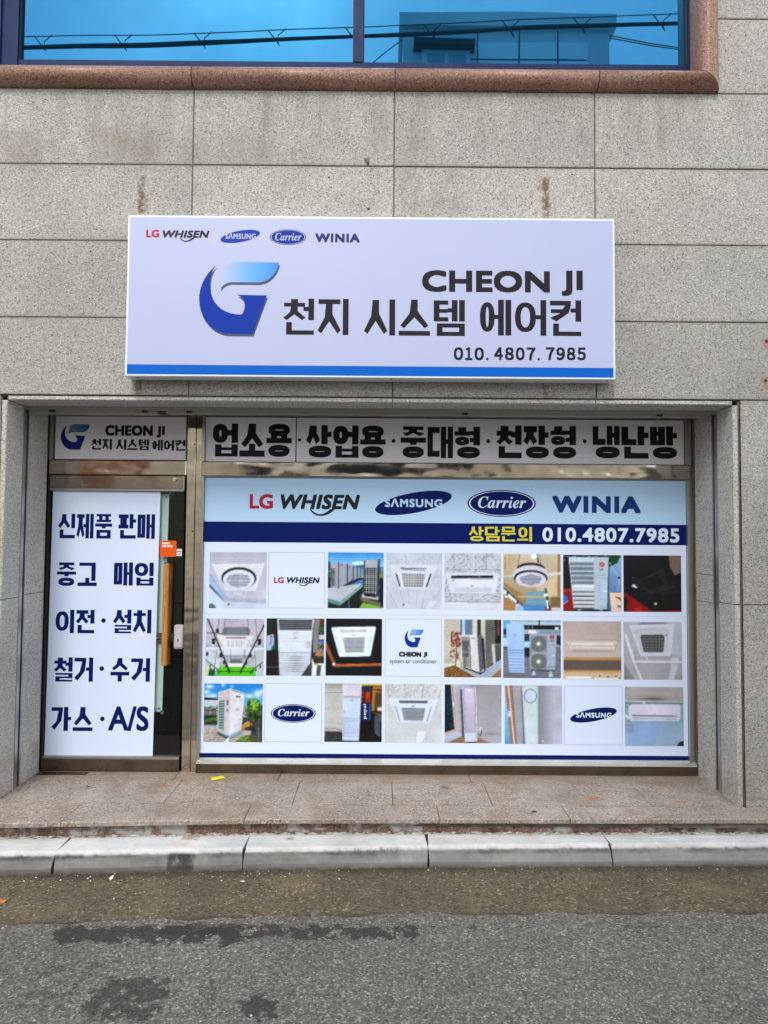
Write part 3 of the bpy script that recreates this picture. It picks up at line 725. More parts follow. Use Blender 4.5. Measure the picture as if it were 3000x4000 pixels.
def legs(x0, y0, x1, y1, tv, th, top=None):
    """the two spread legs of siot"""
    cx_ = (x0+x1)/2; h = tv*.56; w = tv*.62; y = y1
    L = [(cx_-h, y), (cx_+h, y), (cx_+h, y0+(y1-y0)*.62), (cx_-(x1-x0)*.02, y0+(y1-y0)*.36), (x0+w, y0), (x0, y0+th*.62), (cx_-h-(x1-x0)*.06, y0+(y1-y0)*.52)]
    Rr = [(cx_+h*.7, y0+(y1-y0)*.66), (cx_+h+(x1-x0)*.06, y0+(y1-y0)*.52), (x1, y0+th*.62), (x1-w, y0), (cx_-(x1-x0)*.02, y0+(y1-y0)*.40)]
    return [L, Rr]
def cons(c, x0, y0, x1, y1, tv, th, side=True):
    w, h = x1-x0, y1-y0
    if c == 'ㄱ' or c == 'ㅋ':
        if side == 'f' or not side: P = [R_(x0, y1-th, x1, y1), R_(x1-tv, y0, x1, y1-th)]
        else: P = [R_(x0, y1-th, x1, y1), [(x1-tv*.98, y1-th), (x1, y1-th), (x1-w*.10, y0+h*.42), (x0+w*.30, y0), (x0, y0+th*.8), (x0+w*.46, y0+h*.38)]]
        if c == 'ㅋ': P.append(R_(x0+w*.04, y0+h*.5-th*.42, x1-tv*.9, y0+h*.5+th*.42))
        return P
    if c == 'ㄴ': return [R_(x0, y0, x0+tv, y1), R_(x0+tv, y0, x1, y0+th)]
    if c == 'ㄷ': return [R_(x0, y0, x0+tv, y1), R_(x0+tv, y1-th, x1, y1), R_(x0+tv, y0, x1, y0+th)]
    if c == 'ㅌ': return [R_(x0, y0, x0+tv, y1), R_(x0+tv, y1-th*.9, x1, y1), R_(x0+tv, y0, x1, y0+th*.9), R_(x0+tv, y0+h*.5-th*.4, x1-w*.04, y0+h*.5+th*.4)]
    if c == 'ㄹ':
        t = min(th*.82, h*.22); m0, m1 = y0+h*.5-t/2, y0+h*.5+t/2
        return [R_(x0, y1-t, x1, y1), R_(x1-tv, m1, x1, y1-t), R_(x0, m0, x1, m1), R_(x0, y0+t, x0+tv, m0), R_(x0, y0, x1, y0+t)]
    if c == 'ㅁ':
        t = min(th, h*.33); return [R_(x0, y0, x0+tv, y1), R_(x1-tv, y0, x1, y1), R_(x0+tv, y1-t, x1-tv, y1), R_(x0+tv, y0, x1-tv, y0+t)]
    if c == 'ㅂ':
        t = min(th, h*.27); m = y0+h*.52; return [R_(x0, y0, x0+tv, y1), R_(x1-tv, y0, x1, y1), R_(x0+tv, y0, x1-tv, y0+t), R_(x0+tv, m, x1-tv, m+t*.9)]
    if c == 'ㅅ': return legs(x0, y0, x1, y1, tv, th)
    if c == 'ㅇ': return ring_(x0, y0, x1, y1, tv, th)
    if c == 'ㅈ':
        t = min(th, h*.36); return [R_(x0+w*.03, y1-t, x1-w*.03, y1)]+legs(x0, y0, x1, y1-t*.5, tv, min(th, h*.6))
    if c == 'ㅊ':
        t = th*.82; k = t*.95; cx_ = (x0+x1)/2
        return [R_(cx_-tv*.62, y1-k, cx_+tv*.62, y1), R_(x0+w*.03, y1-k-t, x1-w*.03, y1-k)]+legs(x0, y0, x1, y1-k-t*.5, tv, t)
    if c == 'ㅍ':
        t = min(th, h*.3); return [R_(x0, y1-t, x1, y1), R_(x0, y0, x1, y0+t), R_(x0+w*.17, y0+t, x0+w*.17+tv*.9, y1-t), R_(x1-w*.17-tv*.9, y0+t, x1-w*.17, y1-t)]
    if c == 'ㅎ':
        t = th*.72; k = t*.95; cx_ = (x0+x1)/2; rw = w*.46
        return [R_(cx_-tv*.62, y1-k, cx_+tv*.62, y1), R_(x0, y1-k-t, x1, y1-k)]+ring_(cx_-rw, y0, cx_+rw, y1-k-t*1.25, tv*.85, t*.92)
    return []
def syllable(ch, tv, th, g):
    """outline polygons in a unit cell"""
    k = ord(ch)-0xac00; c, v, f = LEAD[k//588], VOW[k % 588//28], TAIL[k % 28]
    P = []; y0 = 0.0; has = f != ' '
    hor = v in 'ㅗㅛㅜㅡ'
    fh = .30+th*.35 if has else 0
    if has:
        P += cons(f, .10 if not hor else .08, 0, 1.0 if not hor else .92, fh, tv, th*.92, 'f'); y0 = fh+g
    H = 1-y0
    if hor:
        t = th*(.84 if has else 1.0); tick = max(.10, H*.20) if v != 'ㅡ' else g
        if v in 'ㅗㅛ':
            P.append(R_(0, y0, 1, y0+t)); cy0 = y0+t+tick
            for x in ([.5] if v == 'ㅗ' else [.30, .70]): P.append(R_(x-tv*.48, y0+t, x+tv*.48, cy0 - (0 if c in 'ㅅㅇ' and False else g*.0)))
            low = cy0 if v == 'ㅗ' else cy0-tick*.45
            P += cons(c, .07, cy0-(tick*.55 if v == 'ㅛ' or c == 'ㅇ' else tick-g*1.1 if c in 'ㄱ' else tick*.55), .93, 1, tv, th*.9, False)
        elif v == 'ㅜ':
            dn = max(.12, H*.26) if not has else .07; P.append(R_(0, y0+dn, 1, y0+dn+t)); P.append(R_(.5-tv*.5, y0, .5+tv*.5, y0+dn)); P += cons(c, .07, y0+dn+t+g, .93, 1, tv, th*.9, False)
        else:
            P.append(R_(0, y0, 1, y0+t)); P += cons(c, .05, y0+t+g*1.3, .95, 1, tv, th*.95, False)
        return P
    if v == 'ㅢ':
        P += [R_(0, .06, .76, .06+th), R_(1-tv, 0, 1, 1)]; P += cons(c, .08, .06+th+g*1.6, .68, .97, tv, th*.95); return P
    b0 = y0; u = min(tv, .21) if v in 'ㅐㅔ' else tv
    stem = lambda x: R_(x, b0, x+u, 1)
    my = y0+H*.52; tt = th*.88
    if v == 'ㅣ': P.append(stem(1-u)); cw = 1-u-g*1.1
    elif v == 'ㅏ': P += [stem(1-u-.15), R_(1-.15, my-tt/2, 1, my+tt/2)]; cw = 1-u-.15-g*.9
    elif v == 'ㅓ': P += [stem(1-u), R_(1-u-.16, my-tt/2, 1-u, my+tt/2)]; cw = 1-u-.12-g*.5
    elif v == 'ㅕ': P += [stem(1-u), R_(1-u-.15, y0+H*.62-tt*.28, 1-u, y0+H*.62+tt*.5), R_(1-u-.15, y0+H*.28-tt*.4, 1-u, y0+H*.28+tt*.4)]; cw = 1-u-.12-g*.5
    elif v == 'ㅐ': P += [stem(1-u), stem(1-2*u-g*1.35), R_(1-u-g*1.36, my-tt*.42, 1-u+.001, my+tt*.42)]; cw = 1-2*u-g*2.3
    elif v == 'ㅔ': P += [stem(1-u), stem(1-2*u-g*.9), R_(1-2*u-g*.9-.13, my-tt/2, 1-2*u-g*.9, my+tt/2)]; cw = 1-2*u-g*.9-.09-g*.4
    yc0 = y0+(.0 if has else .04); yc1 = .985
    if c == 'ㅇ' and not has: yc0, yc1 = .10, .93
    if v in 'ㅓㅕㅔ' and c not in 'ㅇㅅㅈㅊ': pass
    tv_ = tv if v not in 'ㅐㅔ' else min(tv, .21)
    if c in 'ㅅㅈㅊ' and v in 'ㅓㅕㅔ' : cw += .06
    P += cons(c, 0, yc0, cw, yc1, tv_, th)
    return P
def hangul(mb, word, x0, x1, z0, z1, y, tv=.22, th=.16, g=.06, adv=.10):
    n = len(word); W = (x1-x0)/(n+adv*(n-1)); k = 0
    for i, ch in enumerate(word):
        for P in syllable(ch, tv, th, g):
            a = sum(P[j][0]*P[(j+1) % len(P)][1]-P[(j+1) % len(P)][0]*P[j][1] for j in range(len(P)))
            if a < 0: P = P[::-1]
            fill(mb, [(x0+(i*(1+adv)+p[0])*W, z0+p[1]*(z1-z0)) for p in P], y-(k % 9)*2.2e-5); k += 1
def htext(m, fr, word, x0, y0, x1, y1, Y, tv=.22, th=.16, g=.06, adv=.10): hangul(m, word, *bx(fr, x0, y0, x1, y1, Y), Y, tv, th, g, adv)
def chars(m, s_, x0, x1, z0, z1, y, r, gap=.22, dotw=.30):
    """digits and capitals set one by one with even gaps, in the wide forms of the sans face"""
    ws = []
    for c_ in s_: ws.append(dotw if c_ == '.' else .78 if c_ == '1' else 1.0)
    W = (x1-x0)/(sum(ws)+gap*(len(s_)-1)); x = x0
    for c_, w in zip(s_, ws):
        if c_ == '.':
            rr_ = w*W*.5; m.disc_y(x+rr_, y, y+.0003, z0+rr_*.95, rr_*.95, 16)
        else: lettering(m, chr(ord(c_)-0x30+0xff10) if c_.isdigit() else c_, x, x+w*W, z0, z1, y, r, r)
        x += (w+gap)*W
def ctext(m, fr, s_, x0, y0, x1, y1, Y, r, gap=.22, dotw=.30): chars(m, s_, *bx(fr, x0, y0, x1, y1, Y), Y, r, gap, dotw)

# inks (albedo)
WHITE = (.63, .73, .93); BLACK = (.012, .012, .015); CHAR = (.018, .015, .020); NAVY = (.0015, .010, .105); LOGO = (.010, .045, .36); RED = (.42, .015, .045)
SIGNW = (.385, .42, .60); BAND = (.80, .78, .84)
def brand_whisen(parent, fr, lg, wh, swoosh, Y, dark=(.018, .020, .026), red=RED):
    m = MB(); text(m, fr, 'LG', *lg, Y, bx(fr, *lg, Y)[1]*0+abs(bx(fr, *lg, Y)[1]-bx(fr, *lg, Y)[0])*.030)
    m.build('lettering', ink(red), parent)
    m = MB(); w = abs(bx(fr, *wh, Y)[1]-bx(fr, *wh, Y)[0])
    text(m, fr, 'WHISEN', *wh, Y, w*.0098, shear=.22, space=1.07)
    x0, x1, yb = swoosh; yt = wh[3]
    P = bez([(x0, yt-4*(wh[3]-wh[1])/88), ((x0+(x1-x0)*.10, yb), (x1-(x1-x0)*.38, yb+(yb-yt)*.42), (x1, yt-4*(wh[3]-wh[1])/88)), (x1-(x1-x0)*.22, yt), ((x1-(x1-x0)*.45, yb-(yb-yt)*.12), (x0+(x1-x0)*.25, yb-(yb-yt)*.15), (x0+(x1-x0)*.04, yt-4*(wh[3]-wh[1])/88))])
    fill(m, [pz(fr, a, b, Y) for a, b in P], Y-.0003)
    m.build('lettering', ink(dark), parent)
def brand_oval_tilted(parent, fr, box, txt, Y, col=NAVY, tw=WHITE):
    x0, x1, z0, z1 = bx(fr, *box, Y); cx_, cz_ = (x0+x1)/2, (z0+z1)/2; hx, hz = (x1-x0)/2, (z1-z0)/2
    tl = math.radians(11); a2 = (hx*hx*math.cos(tl)**2-hz*hz*math.sin(tl)**2)/math.cos(2*tl); b2 = (hz*hz*math.cos(tl)**2-hx*hx*math.sin(tl)**2)/math.cos(2*tl)
    if b2 < (hz*.5)**2: tl = math.radians(8); a2 = (hx*hx*math.cos(tl)**2-hz*hz*math.sin(tl)**2)/math.cos(2*tl); b2 = (hz*hz*math.cos(tl)**2-hx*hx*math.sin(tl)**2)/math.cos(2*tl)
    m = MB(); ellipse(m, cx_, cz_, math.sqrt(a2), math.sqrt(max(b2, 1e-8)), Y, tl)
    o = m.build('brand_oval', ink(col), parent)
    m = MB(); w = (bx(fr, *txt, Y)[1]-bx(fr, *txt, Y)[0]); text(m, fr, 'S\u039bMSUNG', *txt, Y-.0006, w*.0062, space=1.14); m.build('lettering', ink(tw), o)
def brand_oval_script(parent, fr, box, txt, Y, col=NAVY, tw=WHITE):
    x0, x1, z0, z1 = bx(fr, *box, Y); cx_, cz_ = (x0+x1)/2, (z0+z1)/2; hx, hz = (x1-x0)/2, (z1-z0)/2
    m = MB(); ellipse(m, cx_, cz_, hx, hz, Y); o = m.build('brand_oval', ink(col), parent)
    m = MB(); n = 56; P = []
    for rr_ in (.955, .915):
        P += [(cx_+hx*rr_*math.cos(2*math.pi*i/n), Y-.0005, cz_+hz*(rr_-.03)*math.sin(2*math.pi*i/n)) for i in range(n)]
    m.add(P, [(i, (i+1) % n, n+(i+1) % n, n+i) for i in range(n)])
    w = bx(fr, *txt, Y)[1]-bx(fr, *txt, Y)[0]
    text(m, fr, '\U0001D46A\U0001D482\U0001D493\U0001D493\U0001D48A\U0001D486\U0001D493', *txt, Y-.0007, w*.0012); m.build('lettering', ink(tw), o)
def brand_winia(parent, fr, box, Y, col=(.012, .035, .16)):
    m = MB(); w = bx(fr, *box, Y)[1]-bx(fr, *box, Y)[0]; text(m, fr, 'WINIA', *box, Y, w*.0135, space=1.16); m.build('lettering', ink(col), parent)
# the swirl emblem, outlines in pixels of one close-up crop with bounding box 570..1045 x 335..778
BODY = bez([(676, 353), ((640, 385), (632, 440), (634, 482)), ((636, 560), (690, 650), (822, 646)), ((850, 600), (845, 550), (793, 530)), (970, 534), (886, 762), (735, 760), ((650, 752), (572, 670), (570, 560)), ((568, 480), (610, 400), (676, 353))])
FLAG = bez([(700, 440), ((700, 390), (720, 345), (790, 336)), (1041, 341), ((1030, 400), (985, 455), (920, 458)), (760, 456), ((725, 460), (700, 480), (694, 500))])
def emblem(parent, conv, Y, scale=1.0, flat=1.0):
    """conv maps the crop pixels of the big sign's emblem to x, z"""
    sh = ink((.075, .085, .12))
    m = MB(); fill(m, [conv(x+5, y+15) for x, y in BODY], Y); fill(m, [conv(x+5, y+15) for x, y in FLAG], Y)
    o = m.build('emblem', sh, parent)
    m = MB(); fill(m, [conv(x, y) for x, y in BODY], Y-.0004); m.build('emblem_body', ink((.004*flat, .032*flat, .29*flat)), o)
    m = MB(); P = [conv(x, y) for x, y in FLAG]
    # printed gradient: fades from the sheet's own white at the left tip to strong blue
    xs2 = [p[0] for p in P]; a, b = min(xs2), max(xs2)
    from mathutils.geometry import tessellate_polygon
    cols = []
    for px_, _ in P:
        t_ = (px_-a)/(b-a); t_ = min(1, max(0, t_*1.15-.05))
        w_ = np.array(SIGNW)*flat; m_ = np.array((.09, .34, .78))*flat; e_ = np.array((.006, .19, .58))*flat
        cols.append(w_*(1-t_*2)+m_*t_*2 if t_ < .5 else m_*(2-2*t_)+e_*(2*t_-1))
    # strips: cut the outline along x so that the gradient runs evenly
    ncol = 40; top = []; bot = []
    poly = np.array(P)
    for i in range(ncol+1):
        x = a+(b-a)*(i+.001)/(ncol+.002); zs = []
        for j in range(len(poly)):
            p, q = poly[j], poly[(j+1) % len(poly)]
            if (p[0]-x)*(q[0]-x) <= 0 and p[0] != q[0]: zs.append(p[1]+(q[1]-p[1])*(x-p[0])/(q[0]-p[0]))
        if not zs: zs = [poly[0][1]]
        t_ = i/ncol; w_ = np.array(SIGNW)*flat; m_ = np.array((.09, .34, .78))*flat; e_ = np.array((.006, .19, .58))*flat
        cc = w_*(1-t_*2)+m_*t_*2 if t_ < .5 else m_*(2-2*t_)+e_*(2*t_-1)
        top.append(((x, Y-.0006, max(zs)), cc)); bot.append(((x, Y-.0006, min(zs)), cc))
    m.add([p for p, _ in top]+[p for p, _ in bot], [(i, ncol+1+i, ncol+2+i, i+1) for i in range(ncol)], 0, [c_ for _, c_ in top]+[c_ for _, c_ in bot])
    m.build('emblem_flag', print_m, o)

# ------------------------------------------------------------------ the big sign box
SY = WALLY-.115
S3 = (400, 800, 1100/1659); S4 = (1400, 800, 1100/1659)
sx0, sx1, sz0, sz1 = -1.613, 1.452, 2.657, 3.681
sgn = thing('shop_sign', 'large lavender white sign box with blue swirl emblem and black lettering above the shop front', 'sign', (0, WALLY, sz0))
MB().bbox(sx0, sx1, SY, WALLY-.012, sz0, sz1, .004).build('sign_box', Mat('sign_frame_white', rough=.35, color=(.66, .70, .72)), sgn)
face_m = Mat('sign_face', rough=.38, color=SIGNW, spec=.4)
face_m.set('Base Color', face_m.ramp(face_m.noise(1.2, 3), [(.3, tuple(k*.965 for k in SIGNW)), (.7, SIGNW)]))
E_ = .013
zs = sz0+.074
MB().box(sx0+E_, sx1-E_, SY-.0008, SY+.004, zs, sz1-E_).build('sign_face', face_m, sgn)
MB().box(sx0+E_, sx1-E_, SY-.0008, SY+.004, sz0+E_, zs-.0003).build('sign_stripe', ink((.002, .10, .46)), sgn)
yt = SY-.0012
brand_whisen(sgn, S3, (258, 147, 335, 192), (355, 151, 630, 195), (455, 545, 221), yt, (.03, .027, .035))
brand_oval_tilted(sgn, S3, (696, 146, 928, 226), (726, 168, 903, 201), yt, (.012, .045, .32), SIGNW)
brand_oval_script(sgn, S3, (986, 145, 1200, 236), (1018, 166, 1172, 211), yt, (.012, .03, .28), SIGNW)
brand_winia(sgn, S3, (1253, 169, 1516, 222), yt, (.022, .035, .14))
emblem(sgn, lambda x, y: pz(S3, x, y, yt), yt)
m = MB()
text(m, S4, 'CHEON', 375, 387, 1128, 516, yt, .0082, .0075, space=1.06); text(m, S4, 'JI', 1197, 388, 1322, 537, yt, .0095, .0075, space=1.12)
sk_ = dict(tv=.185, th=.132, g=.055, adv=.12)
htext(m, S3, '천지', 1065, 553, 1450, 766, yt, **sk_); htext(m, S4, '시스템', 33, 559, 627, 771, yt, **sk_); htext(m, S4, '에어컨', 716, 561, 1313, 771, yt, **sk_)
m.build('lettering', ink(CHAR), sgn); m = MB()
ctext(m, S4, '010.', 562, 840, 768, 916, yt, .0034); ctext(m, S4, '4807.', 800, 840, 1070, 916, yt, .0034); ctext(m, S4, '7985', 1105, 840, 1340, 916, yt, .0034)
m.build('lettering', ink(CHAR), sgn)
sc_ = MB()
for u, v_ in ((538, 1474), (1527, 1491), (2370, 1491)):
    sc_ = MB()
    x, z = on_y(u, 1474, SY+.03); sc_.disc_y(x, SY+.02, SY+.03, sz0-.0005, .004, 8)
    sc_.build('sign_screw', black_m, sgn)

# ------------------------------------------------------------------ banners above the transom
Z5 = (0, 1500, 900/1659); Z6 = (0, 2200, 900/1659); Z7 = (700, 1550, 1100/1659); Z8 = (1700, 1550, 1100/1659)
yb_ = -.004
tb = thing('transom_banner', 'small grey white panel with blue swirl emblem above the glass door', 'sign panel', (-1.89, 0, 2.215))
band_m = ink(BAND); MB().bbox(-2.370, -1.424, yb_, .006, 2.216, 2.529, .0015).build('panel_sheet', band_m, tb)
ye = yb_-.0008
ex0, ex1, ez0, ez1 = bx(Z5, 438, 288, 645, 474, ye)
emblem(tb, lambda x, y: (ex0+(x-570)/475*(ex1-ex0), ez1-(y-335)/443*(ez1-ez0)), ye, flat=.62)
m = MB()
text(m, Z5, 'CHEON', 757, 297, 1100, 373, ye, .0052, .0045, space=1.06); text(m, Z5, 'JI', 1128, 303, 1187, 386, ye, .0055, .005, space=1.12)
sk_ = dict(tv=.235, th=.17, g=.06, adv=.10)
htext(m, Z5, '천지', 657, 395, 806, 473, ye, **sk_); htext(m, Z5, '시스템', 835, 398, 1073, 475, ye, **sk_); htext(m, Z5, '에어컨', 1098, 403, 1335, 480, ye, **sk_)
m.build('lettering', ink(BLACK), tb)
DOT = '\u00b7'
def dot(m, fr, x, y, r, Y):
    a, b = pz(fr, x, y, Y); m.disc_y(a, Y, Y+.0004, b, r, 20)
tb = thing('transom_banner', 'short grey white panel above the window with three heavy black letters, beside the mullion', 'sign panel', (-.95, 0, 2.21))
MB().bbox(-1.282, -.632, yb_, .006, 2.208, 2.531, .0015).build('panel_sheet', band_m, tb)
m = MB(); BK = dict(tv=.255, th=.19, g=.045, adv=.06); htext(m, Z7, '업소용', 197, 158, 663, 353, ye, **BK); m.build('lettering', ink(BLACK), tb)
tb = thing('transom_banner', 'long grey white panel above the window with a row of heavy black letters and dots', 'sign panel', (.78, 0, 2.21))
MB().bbox(-.624, 2.183, yb_, .006, 2.208, 2.531, .0015).build('panel_sheet', band_m, tb)
for d in ((Z7, 709, 254, .0125), (Z7, 1262, 260, .0145), (Z8, 312, 262, .0145), (Z8, 881, 262, .0145)): m = MB(); dot(m, *d, ye); m.build('lettering_dot', ink(BLACK), tb)
m = MB()
htext(m, Z7, '상업용', 747, 168, 1216, 359, ye, **BK)
x0 = bx(Z7, 1304, 176, 1500, 360, ye)[0]; _, x1, z0, z1 = bx(Z8, 0, 176, 264, 362, ye); hangul(m, '중대형', x0, x1, z0, z1, ye, **BK)
htext(m, Z8, '천장형', 358, 170, 830, 363, ye, **BK); htext(m, Z8, '냉난방', 928, 173, 1425, 364, ye, **BK)
m.build('lettering', ink(BLACK), tb)

# ------------------------------------------------------------------ door poster and stickers
yd = -.0075
dp = thing('door_poster', 'tall white poster with five lines of navy lettering on the glass door', 'poster', (-1.99, 0, .106))
MB().prism([(-2.384, .107), (-1.617, .107), (-1.600, 1.9865), (-2.372, 1.9865)], yd, yd+.0018).build('poster_sheet', ink(WHITE), dp)
yd -= .0006; navy = ink(NAVY)
def line(words, dots=()):
    for fr, s_, *b in words:
        m = MB()
        if s_ == 'A/S': text(m, fr, s_, *b, yd, .0048, .0048)
        else: htext(m, fr, s_, *b, yd, tv=.225, th=.155, g=.058, adv=.09)
        m.build('lettering', navy, dp)
    for d in dots: m = MB(); dot(m, *d, .0165, yd); m.build('lettering_dot', navy, dp)
line([(Z5, '\uc2e0\uc81c\ud488', 418, 935, 808, 1112), (Z5, '\ud310\ub9e4', 853, 937, 1116, 1114)])
line([(Z6, '\uc911\uace0', 410, -5, 698, 164), (Z6, '\ub9e4\uc785', 820, -5, 1106, 161)])
line([(Z6, '\uc774\uc804', 400, 335, 680, 504), (Z6, '\uc124\uce58', 813, 335, 1090, 505)], [(Z6, 745, 413)])
line([(Z6, '\ucca0\uac70', 387, 678, 670, 853), (Z6, '\uc218\uac70', 795, 683, 1080, 853)], [(Z6, 733, 759)])
line([(Z6, '\uac00\uc2a4', 369, 1035, 668, 1208), (Z6, 'A/S', 780, 1030, 1071, 1208)], [(Z6, 737, 1121)])

D5 = (580, 1850, 240/1327)
osk = thing('orange_sticker', 'small orange square sticker with white letters on the door glass beside the poster', 'sticker', (*pz(D5, 425, 1795, yd)[:1], -.006, pz(D5, 425, 1795, yd)[1]))
a, b, c0, d = bx(D5, 250, 1450, 603, 1795, -.0105)
MB().prism(rrect(a, b, c0, d, .009), -.0108, -.0093).build('sticker_sheet', ink((.72, .10, .012)), osk)
m = MB(); text(m, D5, '\uc6b0\ub9ac\ub3d9\ub124', 290, 1487, 457, 1530, -.0112, .0011); text(m, D5, '\uc774\uc6c3 \uc0ac\uc7a5\ub2d8', 290, 1544, 517, 1590, -.0112, .0021); m.build('lettering', ink((.85, .85, .86)), osk)
wsk = thing('white_sticker', 'tiny white sticker with black print right of the orange one on the door glass', 'sticker', (*pz(D5, 662, 1782, yd)[:1], -.006, pz(D5, 662, 1782, yd)[1]))
a, b, c0, d = bx(D5, 606, 1625, 720, 1782, -.006); MB().prism(rrect(a, b, c0, d, .002), -.0066, -.0054).build('sticker_sheet', ink((.66, .68, .66)), wsk)
m = MB(); text(m, D5, '\ub2f9\uae30\uc2dc\uc624', 618, 1673, 708, 1702, -.007, .0005); text(m, D5, 'PULL', 637, 1743, 686, 1760, -.007, .0003)
xa, xb, zz, _ = bx(D5, 618, 1730, 706, 1734, -.007); m.box(xa, xb, -.0070, -.0067, zz, zz+.0012); m.build('lettering', ink(BLACK), wsk)
# the roll-up banner hung inside the door by suction cups: only its edge shows
hb = thing('hanging_banner', 'pale mint banner hung inside the door glass, only its right edge showing', 'banner', (-1.6, .03, .4))
(xa, za), (xb, zb_) = on_y(661, 1930, .03), on_y(633, 2780, .03)
MB().prism([(xb-.5, zb_), (xb, zb_), (xa, za), (xa-.5, za)], .029, .031).build('banner_sheet', ink((.70, .77, .76)), hb)
for u, v_, du, dv in ((649, 1941, 14, -14), (621, 2767, 13, 15)):
    x, z = on_y(u, v_, .028); gr = MB(); gr.disc_y(x, .0272, .0288, z, .0085, 16); g0 = gr.build('grommet', chrome_m, hb)
    MB().disc_y(x, .0268, .0271, z, .0055, 16).build('grommet_hole', black_m, g0)
    x2, z2 = on_y(u+du, v_+dv, .012)
    MB().tube([(x2, .0055, z2), (x2, .013, z2), (x2, .02, z2)], [.0145, .008, .004], 14).tube([(x2, .02, z2), (x, .026, z)], .0012, 5).build('suction_cup', Mat('clear_plastic', rough=.15, color=(.10, .12, .125)), hb)
yn = thing('yellow_notice', 'small dull yellow notice on the partition inside the door', 'notice', (-1.62, 1.54, 1.7))
a, b, c0, d = bx((0, 0, 1), 701, 2044, 727, 2073, 1.54); MB().box(a, b, 1.54, 1.5445, c0, d).build('notice_sheet', ink((.55, .36, .06)), yn)
MB().box(a+.01, b-.01, 1.5392, 1.5398, d-.022, d-.014).build('notice_rule', ink(BLACK), yn)

